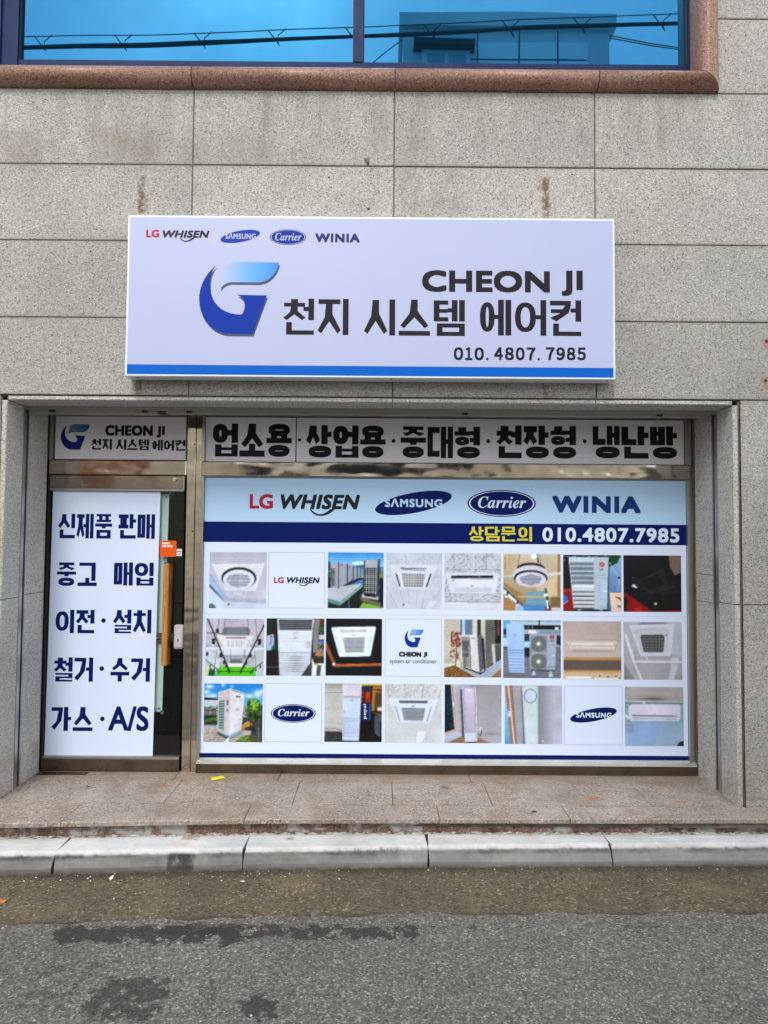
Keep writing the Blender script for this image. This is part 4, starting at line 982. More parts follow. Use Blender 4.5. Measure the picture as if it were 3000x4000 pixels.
# ------------------------------------------------------------------ window poster
PK = 1.05                                   # print albedo for a given picture tone
class Pic:
    """a photograph printed on the poster, drawn as tones on a fine grid of vertices"""
    def __init__(s, fr, x0, y0, x1, y1, skew=(0, 0)):
        s.fr, s.b = fr, (x0, y0, x1, y1); s.N = 66; s.S = 3; n = s.N*s.S
        gx, gy = np.meshgrid((np.arange(n)+.5)/n, (np.arange(n)+.5)/n); s.X = x0+gx*(x1-x0); s.Y = y0+gy*(y1-y0)
        s.I = np.zeros((n, n, 3)); s.rng = np.random.RandomState(int(x0+y0*3) % 9999)
    def put(s, m, c, a=1.0):
        m = m*a; s.I = s.I*(1-m[..., None]) + np.asarray(c, float)*m[..., None]; return s
    def fill(s, c): s.I[:] = c; return s
    def mask(s, P):
        m = np.zeros(s.X.shape, bool); n = len(P)
        for i in range(n):
            (xa, ya), (xb, yb) = P[i], P[(i+1) % n]
            if ya == yb: continue
            m ^= ((ya > s.Y) != (yb > s.Y)) & (s.X < (xb-xa)*(s.Y-ya)/(yb-ya)+xa)
        return m.astype(float)
    def poly(s, P, c, a=1.0): return s.put(s.mask(P), c, a)
    def rect(s, x0, y0, x1, y1, c, a=1.0): return s.put(((s.X >= x0) & (s.X <= x1) & (s.Y >= y0) & (s.Y <= y1)).astype(float), c, a)
    def grad(s, P, c0, c1, ax=1, lo=None, hi=None):
        m = s.mask(P); v = s.Y if ax else s.X; q = [p[ax] for p in P]; lo = min(q) if lo is None else lo; hi = max(q) if hi is None else hi
        t = np.clip((v-lo)/(hi-lo), 0, 1)[..., None]; c = np.asarray(c0, float)*(1-t)+np.asarray(c1, float)*t
        s.I = s.I*(1-m[..., None])+c*m[..., None]; return s
    def full(s, c0, c1, ax=1):
        x0, y0, x1, y1 = s.b; return s.grad([(x0-9, y0-9), (x1+9, y0-9), (x1+9, y1+9), (x0-9, y1+9)], c0, c1, ax)
    def ell(s, cx, cy, rx, ry, c, a=1.0, soft=0):
        d = ((s.X-cx)/rx)**2+((s.Y-cy)/ry)**2
        return s.put((d < 1).astype(float) if not soft else np.exp(-d*1.5), c, a)
    def line(s, P, w, c, a=1.0):
        m = np.zeros(s.X.shape)
        for (xa, ya), (xb, yb) in zip(P[:-1], P[1:]):
            dx, dy = xb-xa, yb-ya; L = dx*dx+dy*dy+1e-9
            t = np.clip(((s.X-xa)*dx+(s.Y-ya)*dy)/L, 0, 1); m = np.maximum(m, (np.hypot(s.X-xa-t*dx, s.Y-ya-t*dy) < w/2).astype(float))
        return s.put(m, c, a)
    def dots(s, P, n, r, c, a=.8, asp=1.0, inset=None):
        m = s.mask(P); xs = [p[0] for p in P]; ys = [p[1] for p in P]; d = np.zeros_like(m)
        for _ in range(n):
            x, y, q = s.rng.uniform(min(xs), max(xs)), s.rng.uniform(min(ys), max(ys)), r*s.rng.uniform(.5, 1.5)
            w = (np.abs(s.X-x) < q*2*asp) & (np.abs(s.Y-y) < q*2)
            if w.any(): d[w] = np.maximum(d[w], (((s.X[w]-x)/asp)**2+(s.Y[w]-y)**2 < q*q).astype(float))
        return s.put(m*d, c, a)
    def mesh(s, P, px, py, wx, wy, c, a=1.0):
        return s.put(s.mask(P)*(((s.X % px) < wx) | ((s.Y % py) < wy)), c, a)
    def holes(s, P, px, py, r, c, a=1.0):
        row = np.floor(s.Y/py); x = (s.X+(row % 2)*px/2) % px-px/2; y = s.Y % py-py/2
        return s.put(s.mask(P)*((x*x+y*y) < r*r), c, a)
    def lines_h(s, x0, x1, ys, w, c, a=1.0):
        for y in ys: s.line([(x0, y), (x1, y)], w, c, a)
        return s
    def grain(s, amt):
        k = s.rng.normal(0, amt, (s.N, s.N)); s.I = s.I+np.kron(k, np.ones((s.S, s.S)))[..., None]; return s
    def build(s, parent, Y, label):
        n, S = s.N, s.S; I = np.clip(s.I, 0, 255).reshape(n, S, n, S, 3).mean((1, 3))
        def smooth(a, k):
            for ax in (0, 1):
                p_ = np.pad(a, [(k, k) if i == ax else (0, 0) for i in range(a.ndim)], 'edge'); cs = np.cumsum(p_, ax)
                a = (np.take(cs, range(2*k, n+2*k), ax)-np.concatenate([np.zeros_like(np.take(cs, [0], ax)), np.take(cs, range(0, n-1), ax)], ax))/(2*k+1)
            return a
        lf = smooth(smooth(s.rng.normal(0, 1, (n, n)), 5), 4); lf /= lf.std()+1e-6
        mf = smooth(s.rng.normal(0, 1, (n, n)), 1); mf /= mf.std()+1e-6
        I = I*.78+smooth(I, 1)*.22                       # lens softness
        g_ = I.mean(2, keepdims=True); I = g_+(I-g_)*.90
        I = (I*(1+.016*lf[..., None]+.006*mf[..., None])-128)*1.10+126
        I = np.clip(I, 0, 255); L = np.clip(lin(I)*PK*np.array((.93, 1.0, 1.04)), 0, .9)
        x0, y0, x1, y1 = s.b; c = [pz(s.fr, *p, Y) for p in ((x0, y0), (x1, y0), (x0, y1), (x1, y1))]
        xa, xb = (c[0][0]+c[2][0])/2, (c[1][0]+c[3][0])/2; za, zb = (c[0][1]+c[1][1])/2, (c[2][1]+c[3][1])/2
        # cell faces keep the printed tones crisp: one quad per grain, colours on its corners
        gx = xa+(xb-xa)*np.arange(n)/(n-1); gz = za+(zb-za)*np.arange(n)/(n-1)
        V = np.stack([np.tile(gx, n), np.full(n*n, Y), np.repeat(gz, n)], 1)
        idx = np.arange(n*n).reshape(n, n); F = np.stack([idx[1:, :-1], idx[1:, 1:], idx[:-1, 1:], idx[:-1, :-1]], -1).reshape(-1, 4)
        m = MB(); m.add(V, [tuple(f) for f in F.tolist()], 0, L.reshape(-1, 3)); o = m.build('printed_photo', print_m, parent)
        o['label'] = label; return o

yp = -.0030
wp = thing('window_poster', 'wide poster of brand logos and air conditioner photos filling the shop window', 'poster', (.45, 0, .10))
MB().bbox(-1.2828, 2.1905, yp, .0075, .1005, 2.0905, .001).build('poster_sheet', ink(WHITE), wp)
yp -= .0006
MB().box(-1.2825, 2.1902, yp, yp+.0005, 1.7735, 2.0902).build('poster_header', ink((.42, .63, .86)), wp)
MB().box(-1.2825, 2.1902, yp, yp+.0005, 1.626, 1.7732).build('poster_stripe', ink(NAVY), wp); MB().box(-1.2825, 2.1902, yp, yp+.0005, .1008, .128).build('poster_stripe', ink(NAVY), wp)
MB().box(-1.2825, 2.1902, yp+.0001, yp+.0006, 1.1115, 1.1130).build('poster_seam', ink((.30, .33, .42)), wp)
ypl = yp-.0006; HW = (.45, .65, .88)
brand_whisen(wp, Z7, (415, 573, 553, 660), (597, 575, 1065, 663), (768, 920, 707), ypl)
brand_oval_tilted(wp, Z7, (1154, 552, 1606, 698), (1212, 600, 1550, 650), ypl, NAVY, HW)
brand_oval_script(wp, Z8, (190, 549, 593, 707), (252, 588, 535, 656), ypl, NAVY, WHITE)
brand_winia(wp, Z8, (690, 585, 1210, 685), ypl, (.010, .035, .17))
m = MB(); htext(m, Z8, '상담문의', 198, 765, 570, 851, ypl, tv=.175, th=.125, g=.055, adv=.10); m.build('lettering', ink((.62, .55, .02)), wp)
m = MB(); text(m, Z8, '010.4807.7985', 632, 772, 1438, 856, ypl, .0040, space=1.10); m.build('lettering', ink(WHITE), wp)

q1, q2, q3, q4 = (780, 2130, 480/1659), (1250, 2130, 480/1659), (1700, 2130, 520/1659), (2180, 2130, 520/1659)
r1, r2, r3, r4 = (780, 2390, 480/1659), (1250, 2390, 480/1659), (1700, 2390, 520/1659), (2180, 2390, 520/1659)
t1, t2, t3, t4 = (780, 2640, 480/1659), (1250, 2640, 480/1659), (1700, 2640, 520/1659), (2180, 2640, 580/1659)
yi = yp-.0004

p = Pic(q1, 132, 93, 902, 852).full((176, 172, 190), (188, 186, 200))
p.poly([(132, 93), (150, 93), (132, 380)], (150, 165, 200)).poly([(132, 355), (370, 705), (340, 760), (132, 520)], (150, 172, 208))
p.poly([(178, 272), (858, 252), (750, 606), (355, 600)], (205, 207, 216)).line([(178, 272), (858, 252), (750, 606), (355, 600), (178, 272)], 9, (222, 224, 232))
p.ell(530, 448, 245, 158, (196, 199, 208)).ell(529, 443, 232, 145, (28, 34, 44)).ell(527, 462, 210, 131, (204, 208, 220))
p.holes([(400, 405), (520, 380), (650, 405), (690, 480), (640, 545), (530, 575), (420, 545), (360, 480)], 16, 16, 5.5, (70, 72, 88))
p.poly([(430, 615), (600, 620), (590, 690), (460, 685)], (170, 170, 188)).poly([(445, 625), (585, 630), (578, 682), (468, 678)], (192, 192, 206))
p.poly([(132, 520), (350, 755), (350, 760), (132, 560)], (30, 36, 48)).poly([(132, 555), (345, 770), (355, 852), (132, 852)], (186, 202, 226)).poly([(350, 755), (890, 780), (890, 852), (350, 852)], (184, 194, 212))
p.line([(365, 708), (890, 728)], 8, (150, 160, 190)).line([(132, 380), (368, 708)], 9, (120, 140, 185)).ell(170, 850, 58, 66, (98, 98, 108)).ell(400, 794, 14, 14, (60, 65, 80)).poly([(365, 715), (890, 735), (890, 780), (350, 752)], (160, 164, 184))
p.grain(3).build(wp, yi, 'photo of a round ceiling cassette in a pale ceiling')

p = Pic(q2, 106, 98, 857, 850).full((52, 140, 215), (150, 205, 245)).grad([(100, 90), (860, 90), (860, 300), (100, 300)], (38, 130, 212), (140, 200, 245))
p.ell(520, 245, 90, 22, (225, 235, 250), .8).poly([(106, 210), (150, 240), (150, 350), (106, 350)], (40, 80, 90)).poly([(430, 290), (575, 262), (640, 300), (640, 330), (430, 330)], (60, 110, 150)).poly([(106, 360), (150, 360), (150, 600), (106, 600)], (50, 90, 50))
p.rect(790, 290, 860, 480, (60, 95, 95)).rect(800, 370, 860, 470, (110, 140, 60)).rect(810, 300, 855, 365, (90, 130, 180))
p.rect(106, 440, 857, 850, (28, 36, 36)).poly([(360, 555), (575, 455), (575, 560), (480, 580)], (70, 120, 190)).poly([(106, 580), (575, 515), (420, 650), (270, 755), (106, 715)], (176, 180, 190)).poly([(106, 715), (270, 755), (272, 815), (106, 765)], (90, 130, 130)).poly([(270, 755), (575, 520), (575, 560), (272, 815)], (120, 155, 150))
for i, (a, b, h0, h1) in enumerate(((245, 365, 235, 580), (368, 440, 262, 520), (444, 495, 283, 490), (498, 535, 297, 470), (538, 575, 308, 455))):
    p.poly([(a, h0), (b, h0+24-i*3), (b, h1-62+i*9), (a, h1)], (150-i*4, 156-i*4, 172-i*4)).line([(a+4, h0), (a+4, h1)], 16-i*2, (42, 56, 78))
p.poly([(145, 238), (245, 235), (245, 580), (150, 565)], (160, 160, 168)).mesh([(150, 310), (204, 310), (204, 555), (155, 555)], 1000, 1000, 0, 0, (0, 0, 0)).poly([(150, 310), (204, 312), (204, 556), (155, 552)], (36, 36, 34)).mesh([(150, 310), (204, 312), (204, 556), (155, 552)], 27, 22, 7, 6, (158, 158, 160)).ell(294, 275, 16, 14, (185, 45, 70)).ell(392, 295, 11, 10, (175, 60, 85))
p.poly([(590, 208), (806, 193), (790, 735), (575, 700)], (150, 154, 160)).poly([(775, 196), (806, 193), (788, 735), (752, 725)], (52, 64, 84)).poly([(590, 208), (608, 207), (592, 690), (575, 690)], (62, 74, 92)).poly([(608, 215), (770, 205), (768, 300), (605, 300)], (166, 170, 176)).poly([(606, 305), (760, 305), (752, 655), (595, 630)], (22, 26, 30)).mesh([(606, 305), (760, 305), (752, 655), (595, 630)], 31, 27, 8, 7, (196, 200, 190))
p.poly([(565, 655), (600, 655), (600, 690), (785, 690), (785, 735), (565, 700)], (176, 182, 186)).poly([(595, 635), (752, 658), (752, 700), (595, 680)], (24, 26, 28)).poly([(535, 690), (815, 770), (815, 820), (560, 750)], (112, 100, 78)).poly([(575, 765), (815, 822), (857, 835), (857, 850), (530, 850)], (120, 165, 60)).line([(120, 770), (120, 850)], 16, (70, 100, 80)).line([(390, 710), (395, 840)], 12, (100, 120, 125))
p.grain(4).build(wp, yi, 'photo of outdoor units in a row on a roof')

p = Pic(q2, 892, 103, 1645, 858).full((190, 194, 206), (184, 186, 200)).dots([(892, 103), (1645, 103), (1600, 265), (940, 265)], 130, 4, (120, 124, 135), .7)
for a in ([(905, 103), (965, 265)], [(1150, 103), (1168, 265)], [(1398, 103), (1375, 265)], [(1640, 103), (1580, 275)], [(892, 415), (1000, 418)], [(1530, 428), (1645, 428)], [(892, 540), (1060, 850)], [(1080, 610), (1150, 850)], [(1195, 610), (1215, 850)], [(1315, 610), (1290, 850)], [(1430, 590), (1370, 850)], [(1645, 560), (1500, 760)]): p.line(a, 6, (150, 153, 166), .8)
p.poly([(940, 265), (1585, 268), (1460, 590), (1070, 590)], (204, 208, 220)).poly([(1080, 305), (1440, 315), (1410, 340), (1110, 335)], (30, 34, 46)).poly([(1085, 315), (1435, 322), (1415, 332), (1100, 328)], (205, 210, 222))
p.poly([(1015, 372), (1045, 395), (1092, 560), (1075, 560)], (40, 44, 54)).poly([(1505, 378), (1480, 395), (1425, 565), (1445, 565)], (40, 44, 54)).poly([(1000, 385), (1075, 560), (1060, 575), (1000, 430)], (196, 200, 215)).poly([(1525, 390), (1450, 570), (1465, 580), (1525, 430)], (196, 200, 215))
p.poly([(1100, 382), (1420, 388), (1385, 565), (1135, 560)], (64, 72, 88)).mesh([(1100, 382), (1420, 388), (1385, 565), (1135, 560)], 17, 17, 7, 7, (196, 192, 186)).poly([(1145, 588), (1375, 592), (1365, 610), (1150, 606)], (175, 182, 198)).ell(1131, 799, 10, 10, (20, 22, 28)).rect(1140, 795, 1215, 850, (196, 198, 208)).poly([(1490, 740), (1585, 745), (1500, 850), (1420, 850)], (202, 205, 216))
p.grain(2.5).build(wp, yi, 'photo of a square ceiling cassette with a grid grille')

p = Pic(q3, 118, 100, 820, 800).fill((190, 190, 200)).dots([(118, 100), (820, 100), (820, 700), (118, 700)], 420, 5, (105, 104, 106), .75, 1.5)
for a in ([(218, 100), (258, 310)], [(642, 105), (630, 308)], [(118, 313), (820, 308)], [(463, 608), (463, 700)], [(185, 605), (205, 700)], [(118, 608), (820, 608)]): p.line(a, 5, (120, 120, 128))
p.poly([(135, 350), (798, 352), (745, 605), (200, 600)], (206, 208, 222)).rect(200, 400, 718, 586, (208, 210, 222)).poly([(200, 382), (720, 376), (718, 405), (205, 412)], (20, 22, 26)).line([(200, 416), (720, 418)], 6, (60, 62, 70)).line([(350, 380), (350, 410)], 5, (180, 182, 190)).line([(550, 380), (550, 410)], 5, (180, 182, 190)).rect(245, 520, 700, 584, (188, 190, 202)).line([(445, 504), (475, 504)], 6, (70, 70, 76)).rect(218, 434, 240, 444, (70, 70, 80)).rect(118, 702, 820, 800, (206, 205, 218)).line([(118, 702), (820, 704)], 7, (120, 120, 130))
p.grain(2.5).build(wp, yi, 'photo of a one way ceiling cassette in a speckled ceiling')

p = Pic(q3, 850, 108, 1562, 815).full((200, 182, 160), (150, 128, 92)).poly([(850, 108), (1000, 108), (980, 280), (850, 420)], (190, 165, 130)).poly([(1250, 500), (1562, 300), (1562, 620), (1300, 640)], (196, 178, 150)).rect(1520, 108, 1562, 815, (165, 120, 60)).poly([(1400, 480), (1500, 380), (1500, 620), (1420, 620)], (206, 182, 150)).poly([(855, 460), (1160, 660), (1110, 770), (855, 530)], (150, 122, 76)).line([(1410, 360), (1562, 350)], 34, (205, 200, 196)).line([(850, 395), (990, 380)], 26, (196, 190, 180))
p.poly([(855, 510), (1110, 770), (1000, 805), (855, 640)], (214, 226, 240)).poly([(855, 600), (1010, 720), (1000, 805), (855, 800)], (170, 122, 70)).line([(855, 530), (1110, 765)], 14, (25, 26, 30)).poly([(1010, 680), (1110, 770), (1110, 815), (1010, 815)], (150, 175, 215)).poly([(1130, 590), (1360, 560), (1440, 740), (1130, 760)], (110, 150, 170)).rect(1100, 740, 1440, 815, (70, 130, 190)).rect(1030, 628, 1562, 646, (200, 172, 110)).rect(1440, 640, 1562, 770, (120, 95, 50)).rect(1440, 768, 1562, 815, (196, 190, 180)).poly([(1370, 760), (1430, 740), (1445, 812), (1372, 812)], (130, 20, 45))
p.line([(1055, 112), (1030, 280)], 7, (90, 80, 70)).line([(1310, 115), (1310, 240)], 7, (90, 80, 70)).line([(875, 150), (880, 300)], 6, (110, 90, 60)).line([(1268, 115), (1283, 210)], 20, (28, 30, 36)).ell(1235, 142, 36, 30, (250, 250, 255)).ell(1235, 142, 60, 52, (250, 248, 250), .6, 1).line([(1372, 540), (1385, 600)], 18, (20, 20, 26)).ell(1375, 618, 22, 18, (250, 248, 245)).line([(1390, 640), (1408, 760)], 22, (30, 24, 26)).ell(1392, 694, 16, 14, (250, 245, 240)).poly([(1385, 700), (1400, 700), (1412, 785), (1390, 785)], (235, 235, 235)).line([(905, 580), (898, 640)], 18, (18, 18, 20)).ell(890, 640, 18, 14, (240, 240, 245)).line([(1030, 690), (1024, 740)], 16, (18, 18, 20)).ell(1020, 745, 16, 12, (240, 240, 245))
p.ell(1195, 290, 170, 68, (26, 30, 32)).ell(1195, 385, 222, 135, (196, 190, 206)).ell(1190, 410, 207, 98, (30, 36, 36)).ell(1192, 428, 188, 92, (206, 198, 212)).holes([(1050, 400), (1190, 358), (1330, 400), (1300, 470), (1190, 505), (1080, 470)], 17, 13, 6, (90, 90, 112))
p.grain(4).build(wp, yi, 'photo of a round white unit hung from a warm ceiling')

p = Pic(q4, 64, 121, 788, 823).fill((24, 24, 22)).dots([(64, 121), (640, 121), (640, 160), (64, 210)], 60, 7, (150, 160, 160), .7, 2).poly([(640, 121), (775, 121), (790, 200), (788, 823), (620, 823)], (92, 130, 180)).grad([(640, 210), (780, 160), (788, 823), (620, 823)], (130, 168, 215), (70, 100, 150)).poly([(630, 121), (775, 121), (740, 220), (640, 265)], (26, 70, 32)).poly([(630, 260), (700, 240), (640, 275)], (20, 30, 24)).line([(640, 220), (755, 400), (742, 570)], 9, (180, 185, 190)).ell(755, 405, 14, 14, (20, 24, 30))
p.poly([(64, 530), (180, 545), (195, 823), (64, 823)], (140, 22, 24)).line([(64, 570), (180, 565)], 18, (185, 60, 50)).ell(80, 670, 42, 52, (40, 110, 200)).line([(64, 740), (130, 690)], 12, (190, 150, 150)).poly([(640, 600), (788, 605), (788, 823), (660, 823)], (226, 196, 168)).poly([(690, 630), (775, 650), (788, 690), (740, 660)], (120, 20, 24)).rect(730, 740, 788, 775, (110, 130, 165)).rect(640, 590, 788, 612, (225, 200, 175))
p.poly([(135, 152), (630, 152), (608, 795), (195, 795)], (186, 204, 216)).poly([(440, 152), (630, 152), (608, 795), (455, 795)], (172, 190, 204))
for k, y in enumerate((215, 275, 332, 390, 446)): p.poly([(152+k*5, y), (446, y), (446, y+42), (156+k*5, y+42)], (122, 122, 126)).poly([(156+k*5, y+42), (446, y+42), (446, y+56), (158+k*5, y+56)], (160, 200, 240))
p.rect(180, 488, 450, 520, (214, 228, 236))
for k, y in enumerate((548, 600, 650, 700, 748)): p.poly([(182+k*3, y), (452, y), (452, y+26), (184+k*3, y+26)], (196, 200, 206)).poly([(184+k*3, y+26), (452, y+26), (452, y+42), (186+k*3, y+42)], (72, 68, 62))
p.ell(545, 243, 30, 30, (190, 20, 40)).ell(545, 243, 18, 18, (222, 120, 130)).line([(505, 369), (580, 369)], 8, (110, 130, 145)).lines_h(480, 605, (408, 498, 585, 668), 4, (140, 158, 172)).rect(560, 562, 598, 576, (235, 240, 245)).poly([(525, 740), (605, 740), (605, 795), (520, 795)], (160, 178, 192)).rect(245, 795, 290, 818, (120, 140, 160)).rect(510, 795, 555, 818, (120, 140, 160))
p.grain(4).build(wp, yi, 'photo of a tall outdoor unit with white louvres')
m = MB(); text(m, q4, 'LG', 520, 287, 566, 314, yi-.0003, .0008); m.build('lettering', ink((.06, .07, .09)), wp)

p = Pic(q4, 815, 126, 1535, 830).fill((22, 24, 28)).grad([(815, 126), (1535, 126), (1535, 400), (815, 400)], (26, 30, 36), (20, 22, 24)).poly([(1378, 126), (1530, 128), (1530, 345), (1440, 355), (1395, 280)], (122, 100, 86)).ell(1472, 364, 26, 12, (180, 170, 165)).poly([(1440, 372), (1535, 345), (1535, 420), (1450, 420)], (14, 14, 16))
p.poly([(960, 480), (1310, 290), (1465, 515), (1130, 605)], (40, 38, 40)).line([(960, 480), (1290, 300)], 8, (56, 54, 54)).poly([(1035, 435), (1250, 355), (1335, 490), (1130, 550)], (22, 24, 27)).line([(1035, 435), (1250, 355), (1335, 490)], 5, (58, 58, 60)).poly([(1310, 315), (1345, 340), (1420, 485), (1395, 490)], (12, 12, 14)).line([(1330, 330), (1440, 500)], 5, (66, 66, 68)).line([(1270, 600), (1530, 540)], 4, (80, 80, 84)).line([(1290, 620), (1535, 565)], 4, (80, 80, 84)).line([(1140, 600), (1460, 520)], 7, (70, 66, 66))
p.poly([(820, 575), (1190, 826), (820, 826)], (140, 18, 20)).poly([(822, 640), (870, 660), (850, 820), (822, 820)], (24, 22, 24)).ell(1000, 800, 60, 40, (215, 50, 20), .9, 1).poly([(1190, 820), (1535, 798), (1535, 830), (1190, 830)], (150, 22, 24)).ell(945, 505, 22, 15, (225, 228, 235)).ell(970, 524, 18, 12, (225, 228, 235)).ell(1212, 728, 20, 14, (240, 190, 120)).ell(935, 412, 8, 8, (120, 115, 110)).ell(845, 545, 9, 12, (70, 74, 80))
p.grain(2.5).build(wp, yi, 'photo of a dark ceiling with a black cassette and a red edge')

# second row
p = Pic(r1, 82, 92, 868, 866).full((176, 168, 184), (190, 190, 200)).rect(82, 450, 868, 480, (150, 152, 166)).rect(82, 478, 868, 505, (205, 208, 220)).rect(82, 505, 868, 745, (176, 182, 190)).poly([(200, 505), (780, 505), (720, 580), (265, 580)], (196, 200, 212)).rect(240, 580, 780, 630, (150, 154, 164)).rect(270, 630, 735, 745, (164, 168, 174)).poly([(82, 505), (250, 580), (270, 745), (215, 866), (82, 866)], (186, 192, 200)).poly([(740, 600), (868, 505), (868, 866), (745, 866)], (178, 182, 190)).poly([(270, 742), (740, 742), (760, 866), (215, 866)], (76, 190, 14)).poly([(145, 755), (220, 800), (215, 866), (125, 866)], (12, 84, 44)).poly([(110, 720), (145, 740), (120, 866), (90, 866)], (220, 208, 140))
for x in (175, 245, 345, 500, 580, 645): p.line([(x, 92), (x+(470-x)*.12, 450)], 3, (140, 132, 148), .6)
p.poly([(330, 212), (640, 208), (678, 250), (665, 320), (300, 318), (310, 240)], (98, 100, 108)).poly([(370, 208), (610, 208), (640, 316), (350, 316)], (116, 120, 130)).poly([(240, 320), (725, 324), (650, 500), (305, 495)], (214, 208, 210)).poly([(340, 345), (630, 348), (610, 362), (360, 360)], (90, 84, 86)).poly([(355, 390), (600, 388), (575, 482), (372, 478)], (164, 160, 172)).mesh([(355, 390), (600, 388), (575, 482), (372, 478)], 15, 300, 7, 0, (222, 220, 230)).line([(672, 385), (632, 480)], 8, (130, 124, 128)).line([(285, 385), (320, 480)], 5, (150, 144, 148))
p.poly([(420, 635), (570, 635), (575, 692), (410, 690)], (100, 106, 114)).poly([(380, 695), (590, 695), (575, 738), (395, 738)], (222, 218, 220)).rect(130, 648, 350, 660, (210, 212, 220))
for a in ([(105, 95), (220, 360), (410, 800)], [(866, 170), (770, 370), (560, 800)]): p.line(a, 17, (18, 19, 20))
for a in ([(88, 645), (285, 805), (680, 805), (852, 672)], [(215, 285), (300, 300)], [(100, 292), (230, 290)]): p.line(a, 8, (24, 25, 26))
for a in ([(262, 100), (228, 300)], [(742, 95), (768, 345)], [(335, 95), (330, 210)], [(640, 95), (650, 230)], [(238, 505), (205, 760)], [(742, 510), (760, 760)], [(425, 505), (425, 635)], [(605, 505), (605, 640)]): p.line(a, 6, (70, 68, 72))
for x, y, w, h in ((188, 410, 40, 96), (803, 412, 42, 96), (290, 588, 28, 70), (685, 588, 28, 70), (335, 680, 22, 52), (630, 682, 22, 52), (362, 732, 18, 44), (600, 732, 18, 44), (388, 776, 14, 34), (568, 780, 14, 34), (150, 730, 18, 42), (205, 775, 16, 36), (243, 795, 14, 36), (270, 815, 12, 32), (816, 732, 18, 50), (757, 778, 16, 36), (718, 798, 14, 36), (688, 818, 12, 32), (405, 815, 12, 30), (556, 816, 12, 30), (240, 258, 36, 50), (105, 572, 34, 50)): p.rect(x-w/2, y-h/2, x+w/2, y+h/2, (20, 20, 22))
p.ell(185, 453, 22, 10, (235, 235, 245)).ell(808, 456, 22, 10, (235, 235, 245)).ell(288, 622, 15, 7, (230, 230, 240)).ell(684, 623, 15, 7, (230, 230, 240))
p.grain(3).build(wp, yi, 'photo of two cassettes among black track lights over a green wall')

p = Pic(r1, 900, 90, 1680, 862).fill((26, 26, 25)).poly([(900, 92), (965, 92), (980, 300), (905, 330)], (34, 52, 30)).poly([(905, 330), (1010, 300), (1010, 510), (905, 530)], (150, 170, 200)).line([(968, 330), (962, 440)], 12, (150, 30, 50)).poly([(985, 455), (1055, 455), (1060, 515), (975, 515)], (20, 96, 72)).dots([(905, 520), (1070, 520), (1070, 860), (905, 860)], 40, 10, (60, 46, 36), .7).line([(985, 95), (1035, 500)], 22, (40, 40, 42)).line([(905, 748), (1065, 742)], 8, (130, 130, 132))
p.poly([(1530, 92), (1625, 92), (1600, 260), (1590, 530), (1525, 560)], (128, 124, 120)).poly([(1625, 92), (1680, 92), (1680, 190), (1622, 190)], (110, 48, 20)).poly([(1600, 200), (1680, 200), (1680, 310), (1610, 310)], (60, 90, 70)).rect(1600, 312, 1680, 370, (205, 196, 178)).rect(1590, 370, 1680, 410, (30, 90, 190)).dots([(1590, 400), (1680, 400), (1680, 600), (1590, 600)], 30, 12, (150, 140, 130), .9).poly([(1580, 520), (1680, 560), (1680, 600), (1540, 590)], (170, 120, 80))
p.poly([(1510, 605), (1680, 605), (1680, 862), (1515, 862)], (220, 224, 222)).poly([(1510, 605), (1680, 605), (1680, 690), (1540, 690)], (50, 48, 46)).poly([(1585, 715), (1640, 715), (1625, 862), (1570, 862)], (70, 74, 92)).poly([(1550, 690), (1600, 690), (1595, 712), (1550, 712)], (210, 160, 40)).poly([(1490, 700), (1520, 680), (1512, 862), (1485, 862)], (80, 82, 84))
p.poly([(1045, 103), (1532, 98), (1480, 862), (1085, 862)], (198, 206, 222)).grad([(1060, 250), (1505, 250), (1480, 862), (1085, 862)], (206, 214, 230), (192, 196, 206)).poly([(1065, 118), (1515, 115), (1505, 248), (1078, 248)], (16, 16, 18)).lines_h(1068, 1510, (145, 168, 190, 212, 235), 7, (188, 192, 200)).rect(1255, 282, 1330, 312, (178, 186, 206)).line([(1270, 352), (1305, 352)], 8, (80, 80, 85)).lines_h(1090, 1480, (325, 368, 402, 552, 572, 602, 630, 662, 695, 720, 745, 772, 800, 828), 4, (150, 154, 166)).line([(1090, 552), (1485, 545)], 8, (120, 122, 132)).rect(1425, 408, 1490, 488, (214, 216, 220)).mesh([(1425, 408), (1490, 408), (1490, 488), (1425, 488)], 14, 16, 5, 5, (150, 150, 154)).line([(1430, 407), (1490, 407)], 6, (60, 60, 64)).poly([(1480, 700), (1500, 700), (1480, 862), (1370, 862), (1440, 760)], (44, 40, 40), .85)
for y in (600, 628, 655, 690, 720, 745, 772, 800): p.ell(1300, y, 120, 7, (70, 68, 72), .7, 1)
p.grain(4).build(wp, yi, 'photo of a wide white floor standing unit in a storage yard')

